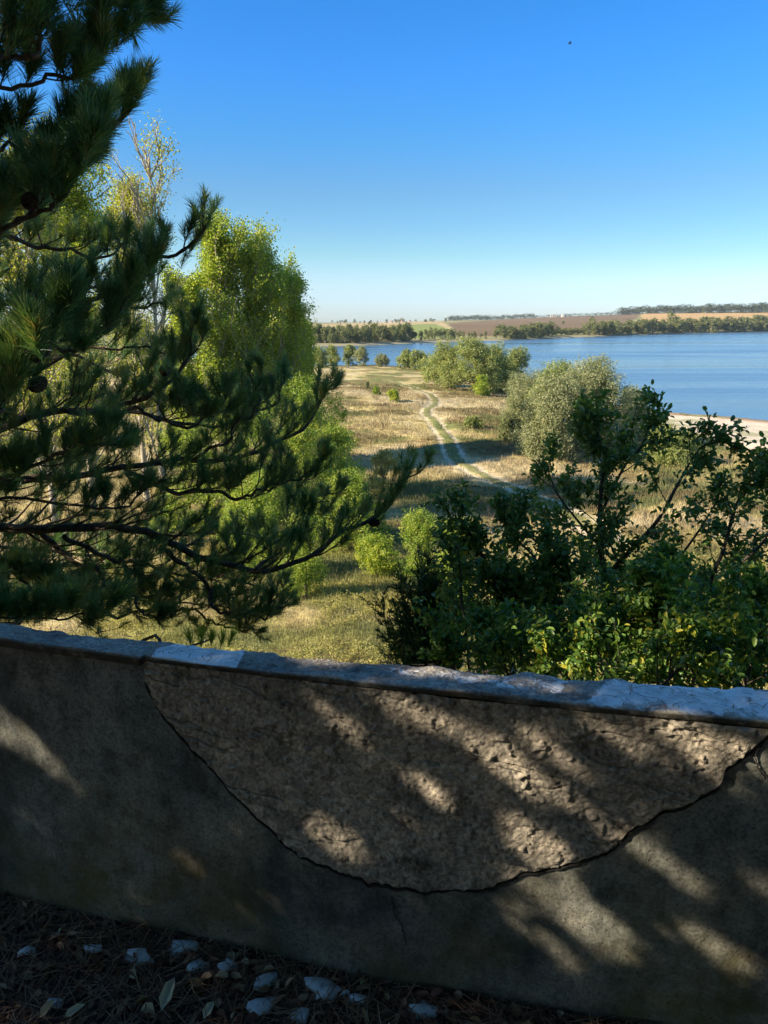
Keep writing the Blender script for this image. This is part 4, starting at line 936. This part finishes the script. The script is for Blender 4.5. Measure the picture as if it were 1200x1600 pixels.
WL = [
    ('large rounded silver willow bush in front of the beach, left of the bare-stemmed tree top', 866, 716, 592, 112, 'willow_leaf', 15000, .2, 22),
    ('tall pale willow whose feathery top stands against the lake', 925, 700, 562, 120, 'willow_leaf', 13000, .2, 20),
    ('pale willow behind the large silver one, left of the feathery tall one', 868, 672, 566, 95, 'willow_green', 9000, .2, 16),
    ('wide yellowish willow bush left of the large silver one', 822, 662, 580, 90, 'willow_leaf', 9000, .2, 16),
    ('small grey willow bush right of the tall feathery willow', 985, 690, 605, 70, 'willow_leaf', 6000, .2, 12),
    ('pale feathery willow filling the gap left of the tall feathery one', 895, 705, 575, 80, 'willow_leaf', 8000, .2, 14),
    ('low olive bush at the edge of the sandy beach', 1048, 728, 668, 95, 'willow_green', 7000, .16, 14),
    ('rightmost tree of the willow clump on the peninsula, dark beside the water', 802, 608, 546, 66, 'willow_green', 5000, .3, 12),
    ('tree second from the right in the willow clump on the peninsula', 770, 612, 532, 78, 'willow_green', 6000, .3, 14),
    ('tallest tree of the willow clump on the peninsula', 738, 614, 524, 74, 'willow_green', 6000, .3, 14),
    ('broad yellow-green tree in the left half of the willow clump on the peninsula', 705, 608, 533, 76, 'willow_green', 6000, .3, 14),
    ('short bright bush at the foot of the willow clump on the peninsula', 752, 618, 588, 30, 'poplar_leaf', 2500, .22, 9),
    ('leftmost low tree of the willow clump on the peninsula', 680, 602, 552, 56, 'willow_green', 3500, .3, 10),
    ('small round tree between the lone shore bush and the willow clump', 654, 578, 543, 32, 'willow_green', 2500, .35, 9),
    ('small olive tree just right of the blue inlet', 632, 577, 545, 32, 'willow_green', 2500, .35, 9),
    ('lone round grey bush at the shore inlet', 597, 573, 553, 22, 'willow_leaf', 1800, .35, 8),
    ('slender pale tree at the shore, right one of three beside the poplars', 563, 572, 541, 28, 'willow_leaf', 2200, .35, 9),
    ('middle pale tree of three at the shore beside the poplars', 545, 571, 539, 28, 'willow_green', 2200, .35, 9),
    ('pale tree partly behind the dark poplar, left one of three at the shore', 518, 572, 540, 34, 'willow_green', 2200, .35, 9),
    ('pale green shore tree hidden partly by the poplar leaves', 498, 574, 538, 34, 'willow_green', 2200, .35, 9),
    ('small round bright green bush in the meadow left of the track', 588, 618, 604, 15, 'sapling_leaf', 1200, .16, 6),
    ('wider green bush in the meadow beside the track bend', 614, 628, 610, 26, 'poplar_leaf', 1800, .18, 7),
    ('tiny upright bush at the left of the meadow', 574, 609, 596, 8, 'bank_leaf', 500, .16, 4),
    ('green bush in the shaded band right of the track', 738, 668, 651, 30, 'willow_green', 1500, .15, 7),
    ('dark reedy thicket at the foot of the wide yellowish willow', 795, 690, 648, 46, 'bank_leaf', 3500, .16, 8),
]
for lab, px, by, ty, wp, mt, n, L, lb in WL:
    bush('willow' if 'willow' in mt or 'tree' in lab else 'bush', lab, 'willow' if 'willow' in lab else ('tree' if ' tree' in lab else 'bush'), px, by, ty, wp, mt, rng, n=int(n * (3.2 if mt == 'willow_leaf' else 2.4)), L=L * (.72 if mt == 'willow_leaf' else .9), lobes=int(lb * 1.5))
SP = [
    ('tall bright green sapling thicket in front of the poplars', 468, 822, 560, 130, 'sapling_leaf', 12000, .11, 18),
    ('bright green leafy sapling right of the taller thicket', 520, 840, 640, 105, 'sapling_leaf', 9000, .1, 16),
    ('green sapling seen through the tips of the pine boughs', 545, 860, 735, 90, 'sapling_leaf', 7000, .09, 14),
    ('bright green sapling between the pine tips and the meadow', 520, 770, 585, 70, 'sapling_leaf', 7000, .1, 12),
    ('bright green bush at the left foot of the meadow', 570, 850, 760, 80, 'sapling_leaf', 7000, .09, 12),
    ('yellow-green thicket behind the lower pine boughs', 400, 900, 740, 130, 'sapling_leaf', 9000, .09, 14),
    ('pale green weedy shrub in the meadow left of the track', 600, 775, 704, 62, 'weed', 4500, .1, 10),
    ('yellow-green bush above the juniper', 655, 905, 795, 86, 'sapling_leaf', 8000, .075, 14),
    ('yellow-green bush right of the juniper, behind the dark leafy shrub', 715, 960, 812, 90, 'sapling_leaf', 8000, .07, 14),
    ('dull green bush left of the grassy gap', 590, 905, 840, 90, 'poplar_leaf', 6000, .08, 12),
    ('bright sapling mostly hidden behind the pine boughs', 395, 850, 600, 140, 'sapling_leaf', 11000, .11, 18),
    ('bright bush behind the middle of the pine', 300, 850, 640, 120, 'sapling_leaf', 8000, .11, 14),
    ('yellow-green bush low behind the pine tips', 480, 935, 800, 100, 'sapling_leaf', 8000, .075, 14),
]
for lab, px, by, ty, wp, mt, n, L, lb in SP:
    bush('sapling' if 'sapling' in lab else 'bush', lab, 'sapling' if 'sapling' in lab else 'bush', px, by, ty, wp, mt, rng, n=int(n * 1.5), L=L, lobes=int(lb * 1.5), z0=.0)
def poplar(label, px, ty, y, W, rng, mat, nb=46, per=24, L=.11, spread=.42, h0=.12, bare=0., lean=0.):
    top = at_depth(px, ty, y); g_ = xyz(top[0] - lean, y); H = (top[2] - g_[2]) / 1.13
    T = empty('poplar', g_, label, 'poplar'); mb = MB(); tips = []
    tr = spline([(0, 0, -.3), (lean * .2, 0, H * .3), (lean * .6, 0, H * .7), (lean, 0, H)], 24); mb.tube(tr, np.linspace(H * .011, .01, 24), 8)
    for k in range(nb):
        f = h0 + (1 - h0) * rng.random() ** .9 * .93; i = min(int(f * 23), 22); p = tr[i]; a = rng.uniform(0, 6.28)
        prof = math.sin(math.pi * min(1, (.25 + .75 * (1 - f)))) ** .6 if f > .3 else 1.
        ln = W * .5 * rng.uniform(.6, 1.35) * (.35 + .9 * prof) * (1.2 - .75 * f) / math.sin(spread + .25)
        ln = min(ln, (1.02 - f) * H / math.cos(spread) + .04 * H)
        e = np.array([math.cos(a) * math.sin(spread + .2), math.sin(a) * math.sin(spread + .2), math.cos(spread + .2)])
        grow(rng, mb, p, e, ln, H * .0035, 2, tips, .14, .1, (3, 6), .5, .65, 4)
    mb.build('trunk', M['pale_bark'], T)
    if bare:
        keep = [q for q in tips if vnoise(q[0][0] * .8, q[0][1] * .8, q[0][2] * .35, 7) > bare]; tips = keep
    V, F, a = leaf_twigs(rng, tips, per, L, -.1, .24, .85); mk('foliage', V, F, M[mat], T, {'rnd': a}); return T
rng = np.random.default_rng(47)
poplar('tall thin yellowing poplar with half-bare twigs against the sky', 228, 148, 44, 3.2, rng, 'poplar_yellow', 30, 13, .11, .3, .2, .46, .6)
poplar('yellowing poplar left of the thin half-bare one, behind the pine', 186, 215, 46, 3., rng, 'poplar_yellow', 36, 22, .12, .3, .15, .3)
poplar('poplar showing between the upper pine boughs at the left edge', 15, 150, 38, 3.4, rng, 'poplar_yellow', 50, 26, .12, .3, .15)
poplar('poplar behind the pine, between the left edge and the half-bare ones', 92, 215, 42, 3.2, rng, 'poplar_leaf', 50, 26, .13, .3, .15)
poplar('tallest leafy poplar of the sunlit group', 338, 338, 58, 3.4, rng, 'poplar_leaf', 80, 26, .15, .26, .06)
poplar('bright broad poplar in the middle of the sunlit group', 392, 360, 60, 4.3, rng, 'poplar_leaf', 90, 26, .15, .36, .05)
poplar('darker poplar at the right side of the sunlit group', 446, 415, 63, 3.2, rng, 'poplar_leaf', 80, 26, .15, .26, .05)
poplar('low rightmost poplar beside the far shore trees', 468, 480, 66, 2.2, rng, 'poplar_leaf', 55, 26, .15, .34, .04)
poplar('small poplar between the thin yellowing one and the tallest leafy one', 285, 420, 56, 3., rng, 'poplar_leaf', 50, 30, .16, .34, .05)

# broad trees over and behind the viewer: nothing of them is in the picture, added to keep skylight off the terrace
rng = np.random.default_rng(71)
for x, y, H, W, zc, lab in [(.6, -2.6, 8.5, 6.5, 2.6, 'unseen broad dark tree added for shade, its crown over the terrace, behind the viewpoint of the photo'), (5.2, -1.6, 8, 6.5, 1., 'unseen broad dark tree added for shade right of the terrace, outside the photo'),
                            (-4., -5., 9, 7, 1., 'unseen broad dark tree added for shade behind the left end of the terrace, outside the photo')]:
    T = empty('added_shade_tree', (x, y, -.05), lab, 'tree'); o3 = np.array([x, y, -.05])
    V, F, a, c = crown(rng, H, W, 17000, .34, zc, 30, .1, .2); V, F, a = prune(V + o3, F, a, 6, 2)
    C = V.reshape(-1, 6, 3).mean(1); u, v = project(C); keep = ~((u > -150) & (u < 1350) & (v > -200) & (v < 1750))
    V = V.reshape(-1, 6, 3)[keep].reshape(-1, 3) - o3; nk = keep.sum(); a = a.reshape(-1, 6)[keep].ravel(); q = np.arange(nk)[:, None] * 6
    mk('foliage', V, np.stack([q + [[0, 1, 2, 3]], q + [[0, 3, 4, 5]]], 1).reshape(-1, 4), M['plum_leaf'], T, {'rnd': a})
    mb = MB(); mb.tube(spline([(0, 0, -.2), (.1, 0, H * .4), (0, 0, H * .8)], 10), np.linspace(.2, .05, 10), 10); mb.build('trunk', M['twig_bark'], T)

# the air: one closed box of thin even haze
hb = 3300.; hz0, hz1 = -60., 75.
V = [(x, y, z) for z in (hz0, hz1) for x, y in ((-hb, -hb), (hb, -hb), (hb, hb), (-hb, hb))]
m = bpy.data.materials.new('haze_air'); m.use_nodes = True; t = m.node_tree; t.nodes.clear()
pv = t.nodes.new('ShaderNodeVolumePrincipled'); pv.inputs['Color'].default_value = (.75, .87, 1, 1); pv.inputs['Density'].default_value = .00006
mo_ = t.nodes.new('ShaderNodeOutputMaterial'); t.links.new(pv.outputs[0], mo_.inputs['Volume'])
tag(mk('haze', V, [(0, 3, 2, 1), (4, 5, 6, 7), (0, 1, 5, 4), (1, 2, 6, 5), (2, 3, 7, 6), (3, 0, 4, 7)], m), 'thin pale haze over the lake and the far fields', 'haze', kind='stuff')

# ------------------------------------------------------------------ far bank, woods, buildings
rng = np.random.default_rng(53)
protos = []
for k in range(5):
    V, F, a, c = crown(rng, 1., [.7, .85, .6, .95, .75][k], 1100, .075, .05, 14, .05, .22)
    protos.append((V, F, a, limbs(rng, c, 1., .022, .4, 8)))
cache = {}
def far_tree(k, P, H, label, group, rng, wide=1.):
    T = empty('bank_tree', P, label, 'tree', group); T.scale = (H * wide, H * wide, H); T.rotation_euler = (0, 0, rng.uniform(0, 6.28))
    if k not in cache:
        V, F, a, mb = protos[k]; cache[k] = (mk('foliage', V, F, M['bank_leaf'], T, {'rnd': a}), mb.build('trunk', M['pale_bark'], T))
    else:
        for o in cache[k]: c = o.copy(); COL.objects.link(c); c.parent = T
def shore_y(px): return np.interp(px, [p[0] for p in far_px[::-1]], [p[1] for p in far_px[::-1]])
def bank(px, off): 
    p = at_z(px, float(shore_y(px)), WZ); d = p[:2] / np.hypot(*p[:2]); q = p[:2] + d * off; return xyz(*q)
for px in np.concatenate([np.arange(492, 640, 2.5), np.arange(640, 760, 5.)]):
    off = rng.uniform(14, 40); q = bank(px + rng.normal(0, 1.5), off); hpx = (25 if px < 640 else 17 - 6 * sstep(690, 740, px)) * rng.uniform(.75, 1.1)
    far_tree(rng.integers(0, 5), q, hpx / FPX * q[1], 'grey-green tree in the long row along the left part of the far bank' if px < 640 else 'low green tree thinning out at the middle of the far bank',
             'trees along the left far bank' if px < 640 else 'low trees at the middle of the far bank', rng, .9)
for px in np.concatenate([np.arange(775, 862, 3.2), np.arange(920, 1215, 2.9)]):
    off = rng.uniform(8, 40); q = bank(px + rng.normal(0, 2), off); hpx = (19 if px < 900 else 20) * rng.uniform(.7, 1.15)
    far_tree(rng.integers(0, 5), q, hpx / FPX * q[1], 'dark tree on the far bank below the ploughed field' if px < 900 else 'dark bushy tree in the row along the right far bank',
             'trees below the ploughed field' if px < 900 else 'trees along the right far bank', rng, 1.25)
q = bank(1052, 40); far_tree(3, q, 28 / FPX * q[1], 'taller round tree standing above the row on the right far bank', None, rng, 1.2)
for px in np.arange(862, 925, 4.): q = bank(px, 50); far_tree(rng.integers(0, 5), q, 10 / FPX * q[1], 'low bush in the gap of the far bank tree row', 'low bushes in the bank gap', rng, 1.6)
# woods on the skyline
def wood(name, label, spans, rng, y0=2150.):
    mbV = []; mbF = []; mbA = []; n0 = 0
    for x0, x1, h0, h1, stp in spans:
        for px in np.arange(x0, x1, stp):
            dist = y0 + rng.uniform(-60, 20); r_ = ray(px, 500); d = r_[:2] / np.hypot(*r_[:2]); q = xyz(*(d * dist)); H = np.interp(px, [x0, x1], [h0, h1]) * rng.uniform(.85, 1.1) / FPX * dist
            V, F, a, _ = protos[rng.integers(0, 5)]; k = rng.permutation(len(F) // 2)[:260]; sel = np.stack([2 * k, 2 * k + 1], 1).ravel(); u, inv = np.unique(F[sel], return_inverse=True)
            mbV.append((V[u] - [0, 0, .22]) * [H * 2.4, H * 2.4, H * 1.3] + q); mbF.append(inv.reshape(-1, 4) + n0); mbA.append(a[u]); n0 += len(u)
    tag(mk(name, np.concatenate(mbV), np.concatenate(mbF), M['wood_leaf'], None, {'rnd': np.concatenate(mbA)}), label, 'wood', kind='stuff')
wood('distant_wood', 'dark wooded ridge on the right skyline above the orange field', [(968, 1110, 10, 11, 2.4), (1105, 1400, 12, 11, 2.4), (835, 968, 4, 5, 4.5)], rng)
wood('distant_wood', 'strip of woodland on the skyline above the ploughed field', [(702, 765, 7.5, 7, 2.6), (765, 835, 6, 7, 3.)], rng)
for px in np.concatenate([rng.uniform(505, 700, 26), rng.uniform(300, 500, 6)]):
    r_ = ray(px, 503); d = r_[:2] / np.hypot(*r_[:2]); q = xyz(*(d * rng.uniform(1900, 2180))); far_tree(rng.integers(0, 5), q, rng.uniform(3, 5.5) / FPX * q[1], 'tiny far-off tree on the left skyline above the stubble field', 'skyline trees on the left', rng, 1.5)
for px, py in [(925, 500), (880, 508), (577, 509), (1045, 492), (1098, 490)]:
    q = gpt(px, py); far_tree(2, q, 7 / FPX * q[1], 'solitary tree standing on a far field', 'solitary field trees', rng, 1.3)
def house(px, L, W, H, roofm, label, name='house', cat='house', dist=2050., dy=0.):
    r_ = ray(px, 500); d = r_[:2] / np.hypot(*r_[:2]); q = xyz(*(d * dist)); q[2] += dy; T = empty(name, q, label, cat); T.scale = (.55,) * 3
    a, b = L / 2, W / 2
    V = [(-a, -b, -2), (a, -b, -2), (a, b, -2), (-a, b, -2), (-a, -b, H), (a, -b, H), (a, b, H), (-a, b, H), (-a, 0, H + W * .33), (a, 0, H + W * .33)]
    mk('wall', V, [(0, 1, 5, 4), (1, 2, 6, 5), (2, 3, 7, 6), (3, 0, 4, 7)], M['white_wall'], T, T=[(4, 7, 8), (5, 9, 6)])
    e = .6; V = [(-a - e, -b - e, H - .2), (a + e, -b - e, H - .2), (a + e, 0, H + W * .36), (-a - e, 0, H + W * .36), (-a - e, b + e, H - .2), (a + e, b + e, H - .2)]
    V = V + [(x, y, z + .4) for x, y, z in V]
    mk('roof', V, [(0, 1, 2, 3), (3, 2, 5, 4), (6, 9, 8, 7), (9, 10, 11, 8), (0, 6, 7, 1), (4, 5, 11, 10), (0, 3, 9, 6), (3, 4, 10, 9), (1, 7, 8, 2), (2, 8, 11, 5)], roofm, T)
    return T
house(612, 14, 9, 5, M['roof'], 'tiny white house on the skyline left of the other two'); house(628, 16, 9, 6, M['roof'], 'tiny white house on the skyline, middle of three'); house(640, 11, 8, 5, M['roof'], 'tiny white house on the skyline right of the other two')
house(880, 22, 12, 7, M['white_wall'], 'pale farm building on the skyline right of the silos', 'farm_building', 'farm')
mbs = None
r_ = ray(866, 500); d = r_[:2] / np.hypot(*r_[:2]); q = xyz(*(d * 2050.)); T = empty('silo_group', q, 'cluster of pale silos on the skyline above the ploughed field', 'silo'); T.scale = (.6, .6, .5)
for k, (dx, rr3, hh) in enumerate([(-14, 3.5, 12), (-6, 3.5, 15), (1, 3., 11), (8, 2., 20)]):
    mb = MB(); mb.tube([(dx, 0, -2), (dx, 0, hh), (dx, 0, hh + .1), (dx, 0, hh + 2.5)], [rr3, rr3, rr3, .2], 14); mb.build('silo', M['white_wall'], T, smooth=False)
# bird
q = at_depth(890, 68, 70.); T = empty('bird', q, 'tiny dark bird flying high in the blue sky', 'bird')
mb = MB(); mb.tube(spline([(-.16, 0, 0), (-.08, 0, .01), (.05, 0, .01), (.12, 0, .03), (.17, 0, .02)], 12), [.004, .02, .035, .045, .05, .05, .045, .04, .035, .03, .02, .005], 8); mb.build('body', M['bird'], T)
for s in (-1, 1):
    V = [(.08, s * .03, .02), (-.04, s * .03, .02), (-.03, s * .18, .1), (.09, s * .17, .11), (.0, s * .34, .06), (.08, s * .03, .032), (-.04, s * .03, .028), (-.03, s * .18, .106), (.09, s * .17, .122), (.0, s * .34, .064)]
    mk('wing', V, [(0, 1, 2, 3), (5, 8, 7, 6)], M['bird'], T, T=[(3, 2, 4), (8, 9, 7)])

# ------------------------------------------------------------------ grass
rng = np.random.default_rng(61)
def grass(name, label, n, rmin, rmax, blades, h, wd, pw, rng, az0=-30, az1=32):
    r = rmin * (rmax / rmin) ** (rng.random(n) ** pw); a = np.radians(rng.uniform(az0, az1, n)); x = r * np.sin(a); y = r * np.cos(a)
    c, rgn, td_, sf, dl_ = surface(x, y)
    k = (dl_ > 2) & (np.abs(td_ - .72) > .36) & (sf < .35); x, y, c, td_, r = x[k], y[k], c[k], td_[k], r[k]; n = len(x)
    z = ground_z(x, y); hh = h * (.5 + 1.1 * fbm(x / 3, y / 3, 0, 3, 66) ** 1.5 * 2) * rng.uniform(.5, 1.3, n) * np.where(td_ < 1.6, .35, 1.) * np.clip(r / 40, .3, 1) ** .9
    tone = (fbm(x / 1.3, y / 1.3, 0, 3, 68) - .5)[:, None]; c = np.clip(c * (1 + tone * .8) * rng.uniform(.7, 1.35, (n, 1)), .01, .7)
    P = np.repeat(np.stack([x, y, z], -1), blades, 0); m = n * blades; P[:, :2] += rng.normal(0, .16, (m, 2)) * (np.repeat(r, blades) / 40)[:, None] ** .5
    D = unit(rdir(rng, m) * [.45, .45, .1] + [0, 0, 1.]); H_ = (np.repeat(hh, blades) * rng.uniform(.6, 1.15, m))[:, None]
    Wv = unit(np.stack([rng.normal(0, 1, m), rng.normal(0, .6, m), 0 * rng.random(m)], -1)) * (wd * np.repeat(r / 40, blades) ** .8)[:, None]
    V = np.stack([P - Wv * .5 - [0, 0, .05], P + Wv * .5 - [0, 0, .05], P + D * H_], 1).reshape(-1, 3)
    cc = np.repeat(np.repeat(c, blades, 0) * rng.uniform(.8, 1.2, (m, 1)), 3, 0)
    o = mk(name, V, None, M['grass'], cols={'col': cc}, T=np.arange(m * 3).reshape(-1, 3)); tag(o, label, 'grass', kind='stuff')
def weeds_cover(n, rng):
    r = 14 * (45 / 14.) ** rng.random(n); a = np.radians(rng.uniform(-28, 30, n)); x = r * np.sin(a); y = r * np.cos(a); k = fbm(x / 1.6, y / 1.6, 0, 3, 97) > .47; x, y, r = x[k], y[k], r[k]; n = len(x)
    z = ground_z(x, y); per = 34; m = n * per; rr9 = rng.uniform(.12, .34, n); P = np.repeat(np.stack([x, y, z], -1), per, 0)
    o = rdir(rng, m); o[:, 2] = abs(o[:, 2]); P = P + o * (np.repeat(rr9, per) * rng.random(m) ** .4)[:, None]
    V, F, q = leaves(P, unit(o + rdir(rng, m)), unit(rdir(rng, m) + [0, 0, 1.]), rng.uniform(.035, .08, m), .03, np.clip(np.repeat(rng.random(n), per) * .8 + rng.normal(0, .12, m), 0, 1))
    tag(mk('ground_weeds', V, F, M['weed'], None, {'rnd': q}), 'low yellow-green weeds covering the sunlit slope below the parapet', 'weeds', kind='stuff')
weeds_cover(9000, rng)
grass('meadow_grass', 'dry straw-coloured grass of the meadow on both sides of the track', 60000, 17, 150, 9, .2, .05, .9, rng)
grass('weeds', 'tall dry weeds and seed heads scattered over the meadow', 5000, 18, 110, 7, .55, .035, 1., rng)
